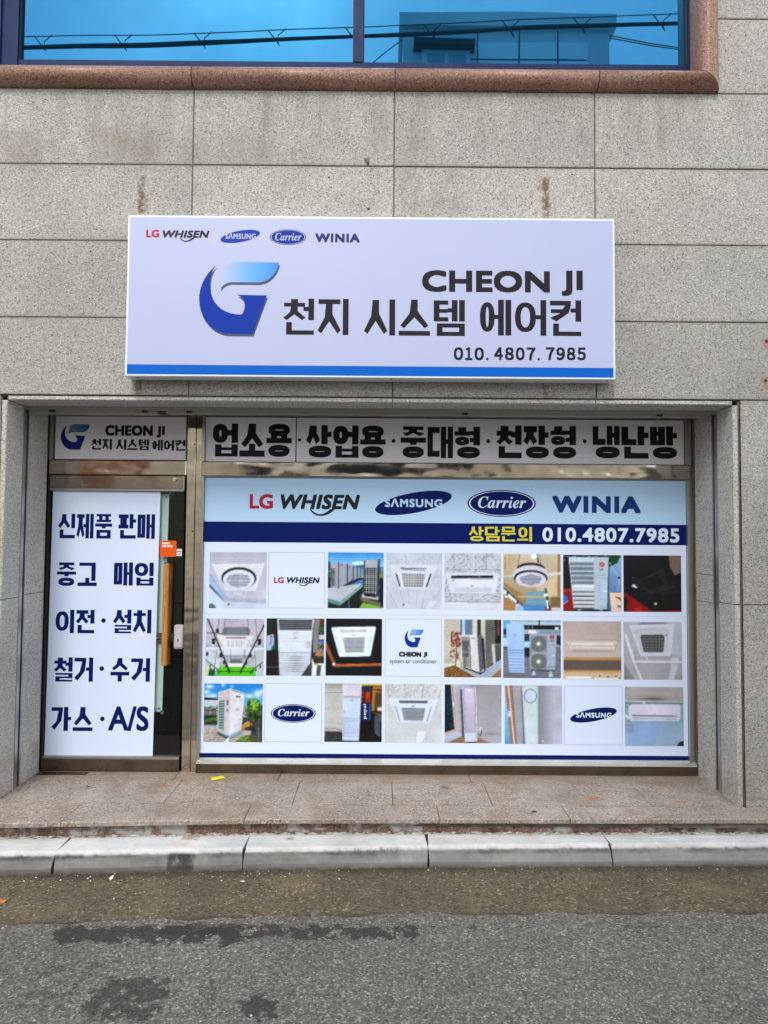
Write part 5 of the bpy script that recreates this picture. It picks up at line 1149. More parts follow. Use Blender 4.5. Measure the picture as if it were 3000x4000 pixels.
p = Pic(r2, 78, 92, 836, 862).fill((22, 24, 28)).dots([(78, 92), (836, 92), (836, 862), (78, 862)], 40, 4, (32, 34, 38), .6).line([(285, 178), (615, 165), (630, 190)], 4, (80, 84, 92)).line([(285, 92), (272, 180)], 4, (52, 56, 60)).line([(628, 92), (648, 165)], 4, (52, 56, 60)).line([(795, 310), (700, 670)], 8, (52, 36, 32)).line([(90, 300), (160, 302)], 5, (70, 76, 86))
p.poly([(152, 222), (170, 212), (735, 200), (750, 215), (680, 590), (660, 598), (280, 606), (262, 600)], (216, 226, 232)).poly([(278, 258), (622, 248), (624, 276), (285, 288)], (190, 180, 186)).line([(278, 256), (622, 246)], 5, (120, 124, 132)).line([(430, 322), (480, 321)], 7, (120, 124, 130)).poly([(200, 338), (240, 336), (295, 545), (262, 560)], (196, 208, 222)).poly([(675, 328), (715, 322), (650, 550), (638, 545)], (194, 206, 222)).poly([(310, 352), (604, 345), (588, 545), (345, 550)], (206, 210, 216)).holes([(310, 352), (604, 345), (588, 545), (345, 550)], 21, 14, 6.2, (66, 68, 84))
p.poly([(345, 585), (592, 578), (592, 602), (345, 608)], (196, 206, 230)).poly([(78, 400), (90, 410), (215, 690), (190, 720), (78, 500)], (160, 84, 34)).poly([(188, 712), (836, 692), (836, 724), (188, 742)], (172, 92, 40)).line([(215, 707), (836, 693)], 6, (206, 130, 70)).ell(192, 704, 22, 18, (222, 214, 208))
p.grain(3).build(wp, yi, 'photo of a white cassette in a black ceiling with a wooden edge')

p = Pic(r3, 112, 95, 822, 815).fill((176, 170, 158)).poly([(112, 120), (330, 98), (330, 290), (320, 660), (112, 560)], (196, 188, 172))
for k in range(34): p.line([(112, 130+k*14), (325, 112+k*16.5)], 3, (140, 126, 104), .6)
p.rect(315, 98, 332, 290, (46, 44, 40)).rect(332, 98, 462, 290, (92, 112, 140)).rect(332, 98, 372, 290, (170, 190, 225)).rect(462, 98, 622, 300, (196, 192, 178)).rect(524, 98, 566, 290, (50, 50, 48)).poly([(620, 98), (745, 98), (742, 640), (640, 720), (628, 600)], (64, 62, 58))
for k in range(26): p.line([(622, 112+k*23), (742, 112+k*19.5)], 7, (168, 166, 156), .85)
p.poly([(740, 98), (822, 98), (822, 390), (745, 400)], (18, 24, 30)).line([(778, 110), (785, 290)], 14, (190, 80, 30)).rect(745, 150, 775, 330, (24, 60, 62)).poly([(745, 410), (822, 395), (822, 590), (745, 660)], (70, 70, 66))
for k in range(8): p.line([(745, 425+k*28), (822, 408+k*24)], 5, (150, 148, 138), .7)
p.poly([(700, 405), (730, 400), (750, 650), (722, 670)], (196, 192, 200)).poly([(640, 700), (822, 585), (822, 640), (660, 815), (500, 815)], (150, 168, 190)).poly([(300, 640), (600, 790), (560, 815), (480, 815), (270, 680)], (160, 170, 180)).poly([(112, 640), (245, 640), (300, 600), (320, 690), (112, 715)], (206, 196, 178)).poly([(112, 700), (245, 665), (520, 815), (112, 815)], (120, 80, 34)).dots([(112, 705), (245, 675), (505, 812), (112, 812)], 150, 8, (190, 140, 70), .8, .5).dots([(112, 705), (245, 675), (505, 812), (112, 812)], 120, 7, (60, 38, 16), .8, .5).poly([(700, 800), (822, 690), (822, 815), (690, 815)], (140, 110, 84))
p.poly([(318, 290), (470, 290), (580, 290), (615, 690), (552, 752), (345, 680), (318, 520)], (204, 200, 198)).poly([(520, 292), (580, 290), (615, 690), (552, 752)], (92, 86, 96)).poly([(575, 330), (605, 330), (628, 730), (610, 735)], (26, 28, 34)).poly([(328, 312), (435, 315), (455, 700), (345, 670)], (128, 122, 122)).mesh([(328, 312), (435, 315), (455, 700), (345, 670)], 13, 500, 5, 0, (160, 152, 150)).dots([(335, 360), (430, 360), (420, 560), (340, 560)], 60, 14, (52, 50, 54), .55).line([(368, 560), (372, 680)], 14, (60, 56, 58), .7).rect(450, 328, 500, 338, (80, 100, 150)).line([(330, 495), (445, 505)], 5, (190, 186, 184)).poly([(350, 680), (552, 752), (625, 735), (560, 775), (360, 700)], (24, 22, 22))
p.dots([(195, 250), (325, 260), (325, 440), (200, 440)], 55, 14, (112, 46, 38), .9, .8).dots([(180, 450), (300, 450), (300, 600), (190, 600)], 22, 10, (120, 60, 48), .9, .8).line([(262, 300), (268, 500), (255, 700)], 8, (70, 44, 36)).dots([(215, 260), (325, 260), (325, 440), (215, 440)], 30, 9, (190, 120, 110), .8)
p.grain(5).build(wp, yi, 'photo of an outdoor unit beside a stone wall and a red leaved sapling')

p = Pic(r3, 848, 104, 1565, 825).full((130, 170, 205), (128, 128, 145)).rect(848, 104, 945, 230, (90, 160, 205)).rect(945, 104, 1565, 168, (170, 190, 210)).mesh([(960, 110), (1565, 110), (1565, 128), (960, 128)], 12, 400, 6, 0, (90, 110, 130)).rect(1100, 168, 1565, 225, (24, 28, 34)).rect(1160, 172, 1166, 220, (190, 200, 215)).rect(1205, 172, 1212, 220, (190, 200, 215)).rect(1290, 104, 1306, 280, (30, 34, 42)).rect(1488, 192, 1536, 228, (200, 220, 200)).rect(1100, 225, 1565, 280, (150, 165, 180)).mesh([(1310, 240), (1565, 240), (1565, 270), (1310, 270)], 12, 400, 6, 0, (96, 110, 124)).rect(848, 220, 890, 290, (40, 52, 56)).poly([(1170, 230), (1250, 230), (1265, 272), (1160, 272)], (220, 224, 230)).rect(848, 335, 905, 450, (186, 198, 212)).rect(848, 440, 905, 462, (30, 30, 34)).rect(848, 290, 895, 335, (96, 130, 180))
p.poly([(848, 460), (1565, 430), (1565, 825), (848, 825)], (112, 112, 126)).dots([(848, 470), (1565, 440), (1565, 825), (848, 825)], 90, 13, (92, 90, 100), .5, 2).rect(1110, 280, 1180, 370, (44, 56, 76)).rect(1105, 370, 1180, 445, (160, 200, 222)).rect(1110, 445, 1180, 560, (34, 36, 42)).poly([(1500, 290), (1565, 300), (1565, 420), (1500, 400)], (38, 40, 44))
p.poly([(888, 155), (1090, 152), (1112, 190), (1112, 755), (925, 750)], (150, 180, 232)).poly([(888, 155), (1085, 158), (1095, 755), (925, 750)], (158, 188, 240)).rect(970, 275, 1010, 292, (130, 155, 200)).rect(985, 310, 1000, 318, (70, 84, 110)).ell(1075, 432, 14, 14, (180, 190, 150)).lines_h(922, 1092, (483, 516, 550, 583, 622, 660, 697, 735), 7, (66, 84, 124))
p.poly([(1175, 285), (1500, 275), (1512, 300), (1490, 722), (1180, 715)], (150, 156, 170)).poly([(1395, 285), (1500, 280), (1488, 722), (1385, 715)], (158, 164, 184)).rect(1195, 302, 1390, 498, (128, 134, 140)).rect(1195, 528, 1385, 710, (126, 132, 138))
for cy in (400, 618):
    p.ell(1290, cy, 96, 94, (88, 96, 96))
    for a in range(24):
        t_ = a*math.pi/12; p.line([(1290+22*math.cos(t_), cy+22*math.sin(t_)), (1290+92*math.cos(t_+.5), cy+90*math.sin(t_+.5))], 3.5, (170, 172, 160), .8)
    p.ell(1288, cy, 22, 21, (216, 224, 232))
p.ell(1453, 316, 26, 24, (176, 22, 48)).ell(1453, 316, 12, 11, (205, 90, 100)).line([(1418, 416), (1480, 416)], 6, (120, 128, 146)).rect(1452, 538, 1482, 548, (226, 230, 238)).lines_h(1400, 1490, (672, 690), 4, (110, 116, 132)).poly([(1215, 722), (1245, 722), (1252, 790), (1203, 790)], (156, 188, 205)).poly([(1418, 735), (1450, 735), (1465, 805), (1412, 805)], (156, 188, 205)).poly([(1185, 712), (1490, 722), (1490, 735), (1200, 730)], (58, 58, 66))
p.grain(4).build(wp, yi, 'photo of a white tower unit beside a two fan outdoor unit')
m = MB(); text(m, r3, 'LG', 1432, 348, 1473, 372, yi-.0003, .0008); m.build('lettering', ink((.05, .055, .07)), wp)

p = Pic(r4, 64, 118, 788, 838).full((176, 158, 154), (196, 180, 172)).rect(76, 565, 785, 600, (178, 132, 84)).rect(76, 600, 785, 725, (100, 84, 78)).rect(76, 725, 785, 760, (196, 146, 90)).rect(76, 755, 788, 838, (202, 172, 140)).rect(106, 800, 418, 832, (222, 232, 240)).rect(448, 820, 760, 838, (222, 232, 240)).poly([(95, 360), (750, 358), (690, 510), (180, 508)], (206, 190, 180)).line([(95, 360), (750, 358), (690, 510)], 6, (140, 112, 100)).line([(115, 385), (735, 385)], 4, (170, 150, 140)).line([(130, 415), (720, 416)], 5, (140, 122, 112)).rect(165, 395, 680, 412, (228, 220, 212)).poly([(170, 472), (690, 472), (675, 508), (185, 508)], (172, 150, 138))
for x, y in ((513, 793), (617, 806), (716, 797), (760, 820)): p.ell(x, y, 11, 8, (40, 40, 56))
p.grain(2).build(wp, yi, 'photo of a slim beige ceiling unit above a brown band')

p = Pic(r4, 818, 128, 1545, 846).full((172, 172, 184), (150, 148, 152)).poly([(1400, 128), (1535, 128), (1545, 560), (1400, 520)], (176, 176, 188)).poly([(815, 560), (1410, 520), (1400, 846), (815, 846)], (160, 158, 162)).poly([(830, 640), (960, 846), (830, 846)], (130, 128, 130)).poly([(1410, 560), (1510, 560), (1440, 838), (1375, 838)], (186, 188, 200)).line([(830, 440), (960, 436)], 4, (140, 140, 150)).line([(830, 535), (1000, 520)], 4, (140, 140, 150)).poly([(1000, 170), (1350, 130), (1365, 155)], (126, 136, 146)).poly([(995, 170), (1040, 130), (1340, 130), (1370, 155)], (122, 132, 142)).line([(825, 250), (870, 270)], 40, (170, 172, 180)).line([(850, 300), (935, 570)], 32, (206, 206, 216)).line([(935, 590), (1040, 840)], 22, (206, 206, 216)).line([(940, 622), (1545, 622)], 22, (212, 214, 232)).line([(940, 640), (1545, 640)], 6, (140, 138, 150))
p.poly([(895, 182), (1452, 160), (1400, 548), (1030, 552)], (196, 196, 206)).line([(895, 184), (1452, 162)], 10, (222, 222, 234)).poly([(960, 270), (1010, 215), (1330, 205), (1390, 262), (1360, 500), (1040, 520)], (186, 186, 194)).line([(960, 270), (1010, 222), (1330, 210), (1392, 268)], 5, (150, 150, 158)).poly([(1030, 308), (1050, 293), (1305, 287), (1324, 305), (1312, 490), (1300, 500), (1085, 503), (1068, 490)], (50, 48, 52)).mesh([(1040, 300), (1315, 295), (1305, 495), (1080, 498)], 16, 16, 5, 5, (122, 124, 122)).ell(1348, 293, 7, 10, (30, 30, 34)).line([(1095, 555), (1112, 590)], 16, (190, 205, 230))
p.grain(2.5).build(wp, yi, 'photo of a white cassette with a dark grille among pipes')

# third row
p = Pic(t1, 58, 105, 848, 895).full((20, 122, 205), (120, 185, 232)).grad([(58, 105), (848, 105), (848, 420), (58, 420)], (16, 120, 205), (90, 165, 225))
for x, y, rx, ry in ((130, 150, 75, 40), (315, 130, 30, 28), (95, 225, 60, 30), (185, 275, 60, 36), (110, 290, 60, 25), (770, 250, 70, 70), (820, 215, 30, 40), (660, 275, 60, 35), (430, 150, 20, 16)): p.ell(x, y, rx, ry, (220, 232, 246), .9, 1)
p.poly([(60, 292), (245, 310), (250, 345), (60, 335)], (26, 34, 30)).rect(60, 332, 248, 395, (206, 206, 214)).lines_h(70, 246, (345, 358, 371, 384), 4, (150, 150, 160)).rect(60, 395, 248, 470, (120, 142, 150)).dots([(60, 395), (248, 395), (248, 470), (60, 470)], 40, 9, (190, 206, 216), .9, 1.5).dots([(60, 420), (248, 420), (248, 520), (60, 520)], 26, 10, (60, 80, 50), .9, 1.5).rect(60, 470, 250, 545, (140, 130, 134)).rect(60, 530, 248, 660, (40, 60, 34)).poly([(60, 590), (248, 545), (248, 600), (60, 640)], (90, 130, 50))
for k in range(8): p.line([(72+k*25, 462+k*1), (80+k*24, 668)], 7, (12, 12, 14))
p.line([(60, 462), (248, 466)], 6, (12, 12, 14)).poly([(585, 400), (848, 390), (848, 895), (560, 895)], (64, 74, 62)).dots([(585, 400), (660, 400), (660, 560), (585, 560)], 40, 9, (180, 190, 190), .8).dots([(640, 310), (800, 310), (830, 640), (630, 560)], 210, 14, (96, 150, 34), .95).dots([(640, 330), (800, 330), (830, 640), (630, 560)], 130, 11, (30, 58, 22), .9).dots([(680, 320), (790, 330), (790, 470), (690, 450)], 60, 9, (150, 200, 50), .9)
p.poly([(575, 650), (640, 600), (740, 650), (600, 725), (572, 722)], (196, 132, 44)).line([(572, 655), (640, 590), (745, 660)], 14, (38, 50, 66)).rect(600, 560, 640, 620, (44, 58, 80)).poly([(600, 700), (700, 670), (740, 700), (760, 780), (650, 760)], (40, 52, 66))
for k in range(7): p.line([(680+k*24, 500+k*4), (686+k*23, 740)], 6, (12, 13, 15))
p.poly([(58, 660), (245, 685), (250, 740), (400, 830), (560, 730), (700, 740), (690, 790), (560, 860), (500, 895), (58, 895)], (164, 150, 144)).dots([(58, 680), (250, 690), (390, 860), (58, 895)], 70, 13, (190, 178, 166), .6, 1.5).dots([(58, 680), (250, 690), (390, 860), (58, 895)], 40, 9, (130, 116, 108), .6, 1.5).poly([(600, 730), (700, 740), (640, 830), (570, 840)], (176, 166, 156)).poly([(560, 830), (640, 790), (760, 830), (830, 895), (480, 895)], (74, 84, 38)).dots([(500, 820), (640, 790), (700, 895), (490, 895)], 70, 9, (112, 170, 50), .9, .6).line([(790, 580), (800, 890)], 9, (150, 130, 120))
p.poly([(248, 232), (412, 182), (400, 800), (245, 735)], (196, 182, 186)).poly([(408, 180), (602, 238), (565, 720), (400, 800)], (206, 204, 212)).line([(248, 232), (410, 182), (602, 240)], 8, (230, 228, 234)).line([(425, 200), (590, 245)], 7, (50, 50, 60)).poly([(262, 345), (335, 332), (330, 745), (265, 710)], (24, 84, 76)).mesh([(262, 345), (335, 332), (330, 745), (265, 710)], 34, 36, 6, 7, (196, 206, 200)).rect(366, 332, 384, 400, (52, 66, 120)).rect(366, 450, 380, 482, (52, 66, 120)).line([(255, 320), (400, 290)], 3, (160, 146, 150)).line([(355, 560), (352, 720)], 3, (160, 146, 150)).ell(508, 455, 24, 16, (70, 90, 150)).ell(508, 455, 17, 10, (200, 200, 212)).ell(558, 325, 7, 14, (90, 150, 190)).line([(418, 330), (585, 350)], 3, (160, 160, 170)).line([(455, 690), (545, 640), (550, 580)], 4, (160, 160, 170))
p.poly([(245, 745), (400, 815), (395, 865), (245, 790)], (92, 104, 112)).poly([(400, 815), (565, 725), (560, 770), (400, 868)], (140, 166, 176)).line([(250, 770), (390, 845)], 10, (30, 34, 40)).line([(420, 840), (555, 765)], 8, (60, 76, 84)).poly([(378, 835), (402, 830), (395, 893), (340, 893)], (214, 220, 228))
p.grain(5).build(wp, yi, 'photo of a tall outdoor unit on a rooftop under a blue sky')
m = MB(); text(m, t1, 'SAMSUNG', 486, 268, 551, 294, yi-.0003, .0005); m.build('lettering', ink((.03, .04, .16)), wp)

p = Pic(t2, 62, 105, 834, 893).fill((18, 16, 16)).full((150, 146, 142), (172, 172, 172)).rect(62, 105, 300, 750, (176, 178, 174)).grad([(62, 105), (300, 105), (300, 225), (62, 225)], (140, 132, 126), (180, 182, 178)).lines_h(62, 300, (228, 440, 636), 7, (128, 122, 116)).dots([(62, 230), (300, 230), (300, 700), (62, 700)], 30, 22, (190, 170, 156), .5).line([(62, 705), (130, 715), (200, 708), (300, 730)], 8, (104, 80, 66)).rect(62, 745, 300, 772, (92, 44, 36)).rect(62, 770, 540, 893, (40, 46, 48)).dots([(62, 780), (300, 780), (300, 890), (62, 890)], 30, 14, (62, 72, 74), .6).ell(62, 790, 18, 24, (196, 150, 90))
p.rect(500, 105, 834, 135, (206, 186, 60)).rect(535, 135, 834, 893, (20, 18, 17)).rect(560, 142, 690, 205, (24, 50, 84)).rect(552, 205, 685, 372, (60, 30, 24)).dots([(555, 210), (680, 210), (680, 370), (555, 370)], 45, 14, (140, 44, 26), .8).ell(640, 265, 26, 42, (180, 62, 30)).poly([(552, 372), (685, 372), (680, 600), (640, 620), (548, 610)], (16, 34, 84)).poly([(660, 372), (685, 372), (680, 590), (655, 600)], (26, 70, 150)).rect(705, 145, 834, 185, (176, 110, 40)).poly([(700, 185), (834, 215), (834, 230), (740, 225), (735, 470), (690, 480)], (160, 106, 40)).rect(740, 225, 825, 460, (84, 62, 34)).poly([(690, 480), (834, 520), (834, 556), (800, 545)], (120, 84, 44)).rect(770, 425, 834, 470, (206, 206, 214)).poly([(780, 470), (834, 480), (834, 510), (780, 495)], (110, 20, 30)).poly([(735, 530), (834, 560), (834, 810), (780, 810), (725, 760)], (74, 80, 92)).poly([(800, 630), (834, 620), (834, 780), (805, 785)], (30, 32, 36)).poly([(545, 640), (720, 640), (760, 893), (530, 893)], (18, 16, 16)).dots([(640, 770), (720, 770), (720, 830), (640, 830)], 8, 8, (50, 44, 40), .8)
p.poly([(302, 122), (548, 122), (560, 135), (526, 875), (308, 866)], (184, 198, 228)).poly([(302, 122), (548, 122), (560, 135), (552, 300), (304, 300)], (206, 200, 210)).rect(318, 135, 540, 300, (186, 172, 184)).grad([(320, 140), (538, 140), (536, 275), (320, 275)], (198, 188, 200), (208, 200, 212)).rect(320, 278, 534, 300, (170, 148, 156)).line([(410, 332), (442, 332)], 9, (76, 72, 80)).rect(318, 466, 340, 515, (196, 150, 146)).lines_h(325, 520, range(562, 815, 13), 5, (150, 160, 186)).line([(322, 555), (322, 820)], 4, (120, 128, 150)).line([(527, 870), (553, 300)], 5, (110, 110, 120))
p.grain(4).build(wp, yi, 'photo of a slim white floor standing unit by a drinks fridge')
m = MB(); text(m, t2, 'pepsi', 582, 380, 636, 582, yi-.0003, .0008, rot=True); m.build('lettering', ink((.5, .54, .6)), wp)

p = Pic(t2, 874, 110, 1642, 902).full((198, 198, 198), (188, 190, 196)).dots([(874, 110), (1642, 110), (1600, 300), (930, 300)], 210, 5, (128, 126, 120), .8).dots([(874, 300), (1642, 300), (1642, 620), (874, 620)], 170, 4, (150, 148, 146), .6)
for a in ([(882, 112), (942, 300)], [(1142, 112), (1162, 300)], [(1398, 112), (1378, 300)], [(1640, 170), (1590, 300)]): p.line(a, 6, (126, 124, 124))
p.poly([(935, 310), (1590, 315), (1470, 635), (1050, 625)], (202, 212, 226)).poly([(1068, 336), (1452, 340), (1445, 376), (1078, 374)], (62, 64, 72)).lines_h(1075, 1448, (352, 364), 4, (190, 196, 206)).poly([(1095, 430), (1425, 434), (1388, 608), (1134, 605)], (206, 212, 220)).holes([(1100, 434), (1420, 438), (1386, 606), (1136, 603)], 22, 15, 7.5, (60, 62, 72)).line([(1240, 411), (1288, 411)], 7, (90, 92, 100)).line([(1024, 418), (1078, 605)], 10, (100, 104, 116)).line([(1498, 418), (1446, 606)], 10, (108, 104, 112)).line([(985, 410), (1048, 605)], 5, (176, 186, 202)).poly([(1320, 742), (1428, 745), (1390, 893), (1305, 890)], (214, 216, 232)).poly([(1130, 630), (1388, 632), (1380, 642), (1135, 640)], (176, 188, 204))
p.grain(2.5).build(wp, yi, 'photo of a four way cassette with a diamond grille')

p = Pic(t3, 118, 110, 826, 838).full((150, 146, 150), (150, 146, 152)).grad([(420, 110), (826, 110), (826, 838), (420, 838)], (148, 144, 146), (166, 162, 172), 1).poly([(250, 110), (430, 112), (430, 740), (330, 745), (290, 700), (260, 300)], (156, 160, 184)).poly([(118, 110), (195, 110), (245, 665), (118, 705)], (14, 34, 50)).dots([(122, 200), (230, 200), (235, 660), (122, 690)], 40, 8, (40, 84, 104), .9).dots([(122, 480), (200, 480), (220, 660), (122, 690)], 30, 10, (16, 24, 20), .9).poly([(195, 110), (255, 110), (295, 690), (118, 755), (118, 705), (245, 665)], (190, 164, 156)).line([(215, 110), (268, 670), (120, 722)], 5, (140, 116, 110)).rect(222, 330, 236, 385, (222, 222, 230)).poly([(118, 755), (295, 690), (340, 740), (160, 830), (118, 800)], (170, 178, 204)).poly([(180, 825), (345, 745), (520, 740), (560, 770), (690, 838), (160, 838)], (142, 106, 80)).line([(120, 835), (342, 742)], 8, (176, 160, 160)).line([(520, 750), (680, 832)], 8, (150, 136, 132)).poly([(310, 175), (345, 170), (372, 800), (335, 740)], (84, 78, 84)).ell(700, 720, 120, 20, (120, 114, 122), .6, 1)
p.poly([(342, 152), (498, 148), (520, 812), (375, 822)], (178, 166, 192)).grad([(355, 160), (488, 158), (505, 700), (372, 705)], (196, 182, 204), (168, 158, 186)).line([(342, 152), (376, 818)], 7, (222, 222, 232)).line([(500, 150), (519, 810)], 6, (214, 216, 228)).line([(358, 165), (385, 815)], 4, (90, 90, 104)).line([(490, 162), (510, 800)], 4, (90, 90, 104)).poly([(375, 715), (506, 712), (512, 812), (382, 818)], (186, 196, 218)).ell(420, 180, 40, 12, (220, 224, 255), .9, 1).ell(424, 198, 12, 8, (226, 230, 255), .8).rect(556, 640, 582, 685, (214, 214, 222)).line([(570, 655), (576, 700), (560, 745), (530, 715)], 7, (30, 32, 40)).ell(447, 824, 72, 8, (70, 50, 46), .8)
p.grain(2.5).build(wp, yi, 'photo of a lilac tower unit in a room corner by a window')

p = Pic(t3, 866, 120, 1582, 850).full((160, 156, 162), (152, 150, 168)).poly([(1280, 125), (1582, 130), (1582, 850), (1285, 850)], (166, 164, 174)).grad([(1280, 125), (1582, 130), (1582, 850), (1285, 850)], (128, 124, 130), (176, 174, 192), 0, 1280, 1480).poly([(866, 120), (900, 400), (950, 850), (866, 850)], (120, 170, 205)).grad([(866, 200), (905, 500), (945, 850), (866, 850)], (170, 205, 230), (70, 150, 195)).poly([(875, 120), (960, 122), (1020, 850), (945, 850)], (156, 112, 88)).line([(915, 120), (990, 850)], 13, (226, 220, 224)).line([(962, 122), (1018, 850)], 5, (110, 76, 60)).rect(915, 440, 940, 515, (216, 222, 236))
p.poly([(1070, 140), (1095, 135), (1125, 850), (1100, 850)], (108, 104, 114)).poly([(1082, 130), (1282, 134), (1282, 850), (1122, 850)], (190, 202, 208)).poly([(1272, 140), (1288, 150), (1286, 850), (1274, 850)], (150, 160, 172)).line([(1082, 140), (1122, 850)], 6, (120, 126, 140)).ell(1187, 255, 78, 86, (70, 66, 74)).ell(1187, 255, 71, 79, (188, 198, 222)).rect(1322, 802, 1348, 850, (214, 218, 226)).line([(1328, 815), (1338, 848)], 8, (24, 26, 32)).ell(1110, 147, 5, 5, (60, 62, 70))
p.grain(2.5).build(wp, yi, 'photo of a white tower unit with a round panel near its top')

p = Pic(t4, 748, 125, 1402, 783).full((140, 165, 200), (146, 180, 200)).poly([(748, 125), (1402, 130), (1402, 295), (748, 285)], (164, 156, 158)).ell(1060, 262, 170, 26, (88, 82, 82), .8, 1).line([(748, 287), (1400, 295)], 9, (206, 206, 200)).grad([(748, 300), (1402, 300), (1402, 783), (748, 783)], (128, 160, 178), (150, 172, 200), 1).poly([(870, 520), (1200, 520), (1050, 783), (760, 783)], (136, 166, 206)).poly([(748, 540), (840, 540), (850, 640), (760, 640)], (124, 152, 190)).rect(748, 300, 1402, 318, (84, 110, 120)).line([(748, 346), (800, 350)], 6, (30, 40, 50)).rect(940, 290, 985, 312, (206, 200, 200)).line([(985, 292), (1010, 308)], 8, (90, 60, 50))
p.ell(1090, 500, 300, 16, (84, 110, 130), .8, 1).poly([(790, 318), (1352, 318), (1362, 335), (1362, 480), (1340, 505), (815, 505), (795, 480)], (206, 200, 218)).poly([(795, 470), (1362, 470), (1340, 506), (815, 506)], (196, 202, 222)).poly([(830, 442), (1325, 446), (1325, 455), (832, 452)], (26, 24, 30)).line([(840, 480), (1318, 484)], 5, (120, 120, 136)).poly([(750, 430), (800, 455), (800, 480), (752, 465)], (222, 222, 228)).line([(800, 495), (760, 560)], 8, (120, 126, 140)).rect(754, 550, 768, 600, (150, 146, 140)).ell(1400, 783, 76, 62, (36, 32, 36)).line([(1062, 425), (1090, 425)], 6, (150, 146, 160)).rect(800, 322, 820, 330, (90, 90, 104))
p.grain(2.5).build(wp, yi, 'photo of a white wall mounted unit on a pale blue wall')

def card(fr, x0, y0, x1, y1, parts):
    a, b, c0, d = bx(fr, x0, y0, x1, y1, yi); w = .0022; m = MB()
    m.box(a, b, yi+.0001, yi+.0004, c0, c0+w).box(a, b, yi+.0001, yi+.0004, d-w, d).box(a, a+w, yi+.0001, yi+.0004, c0+w, d-w).box(b-w, b, yi+.0001, yi+.0004, c0+w, d-w)
    o = m.build('card_outline', ink((.30, .33, .42)), wp); parts(o); return o
card(q1, 928, 96, 1686, 850, lambda o: brand_whisen(o, q1, (1003, 430, 1135, 512), (1177, 430, 1621, 513), (1338, 1480, 556), yi))
def gcard(o):
    a, b, c0, d = bx(r2, 1143, 237, 1396, 481, yi)
    emblem(o, lambda x, y: (a+(x-570)/475*(b-a), d-(y-335)/443*(d-c0)), yi)
    m = MB(); text(m, r2, 'CHEON', 1065, 540, 1368, 606, yi, .0032, .003, space=1.06); text(m, r2, 'JI', 1399, 542, 1449, 616, yi, .0034, .003, space=1.12); m.build('lettering', ink(BLACK), o)
    m = MB(); text(m, r2, 'system air conditioner', 943, 636, 1575, 714, yi, .0002); m.build('lettering', ink((.05, .055, .08)), o)
card(r2, 878, 96, 1640, 872, gcard)
card(t1, 877, 105, 1648, 894, lambda o: brand_oval_script(o, t1, (960, 383, 1567, 632), (1056, 448, 1480, 547), yi))
card(t4, 72, 115, 718, 772, lambda o: brand_oval_tilted(o, t4, (135, 352, 656, 523), (203, 408, 597, 468), yi))

# ------------------------------------------------------------------ small things on the step and the street
yel = Mat('yellow_paper', rough=.45, color=(.72, .58, .02))
def litter(name, label, cat, pts, z, mat, lift=.004, thick=.0006):
    """a thin crumpled scrap lying on the ground; pts in photo pixels"""
    P = [on_z(u, v, z) for u, v in pts]; cx_ = sum(p[0] for p in P)/len(P); cy_ = sum(p[1] for p in P)/len(P)
    n = len(P); V = [(x, y, z+.0008+lift*random.random()) for x, y in P]; V2 = [(x, y, zz+thick) for x, y, zz in V]
    c1 = (cx_, cy_, z+lift*.5+.001); c2 = (cx_, cy_, z+lift*.5+.001+thick)
    F = [(i, 2*n, (i+1) % n) for i in range(n)]+[(n+i, n+(i+1) % n, 2*n+1) for i in range(n)]+[(i, (i+1) % n, n+(i+1) % n, n+i) for i in range(n)]
    o = MB().add(V+V2+[c1, c2], F).build(name, mat); return tag(o, label, cat)
yw = litter('paper_scrap', 'small crumpled yellow paper scrap lying on the pink step near the mullion', 'litter', [(822, 3040), (872, 3032), (879, 3041), (862, 3046), (828, 3051)], 0, yel, .007)
litter('leaf_bit', 'tiny brown leaf bit on the front row of the pink step, right of the middle', 'leaf', [(2074, 3172), (2086, 3167), (2097, 3169), (2094, 3175), (2082, 3175)], 0, Mat('dead_leaf', rough=.8, color=(.06, .03, .02)), .006)
litter('fallen_leaf', 'orange brown fallen leaf on the gutter at the left edge', 'leaf', [(0, 3520), (14, 3516), (26, 3524), (16, 3530), (2, 3528)], ZG, Mat('orange_leaf', rough=.7, color=(.42, .13, .03)), .012)
litter('paint_flake', 'white curled paint flake on the gutter below the door', 'flake', [(425, 3437), (438, 3423), (447, 3424), (440, 3433), (430, 3440)], ZG, Mat('flake_white', rough=.6, color=(.72, .72, .70)), .012)
litter('paint_flake', 'pale tan flake on the gutter below the left end of the window', 'flake', [(936, 3447), (950, 3443), (958, 3448), (948, 3452)], ZG, Mat('flake_tan', rough=.7, color=(.55, .47, .38)), .008)
def ring(name, label, u, v, rust):
    x, y = on_z(u, v); t = thing(name, label, 'floor bolt', (x, y, 0), 'metal floor bolts set in the step')
    m = MB(); n = 18; P = []
    for r, z in ((.020, .0005), (.020, .004), (.012, .005), (.012, .0005)): P += [(x+r*1.35*math.cos(2*math.pi*i/n), y+r*math.sin(2*math.pi*i/n), z) for i in range(n)]
    m.add(P, [(k*n+i, k*n+(i+1) % n, (k+1)*n+(i+1) % n, (k+1)*n+i) for k in range(3) for i in range(n)]); m.build('bolt_ring', alu_m, t)
    m = MB(); m.tube([(x, y, .0003), (x, y, .003)], [.012, .010], 12); m.tube([(x-.011, y, .004), (x+.011, y, .0045)], .0035, 8)
    m.build('bolt_core', Mat('rusty_core' if rust else 'dull_core', rough=.7, color=(.16, .055, .02) if rust else (.10, .085, .07)), t)
ring('floor_bolt', 'rusty metal ring bolt set in the step in front of the window middle', 1733, 3077, True)
ring('floor_bolt', 'dull metal ring bolt set in the step in front of the shop door', 344, 3076, False)
ht = thing('hinge_plate', 'dark metal floor hinge plate in the step under the pivot side of the door', 'hinge plate', (-2.2, -.07, 0))
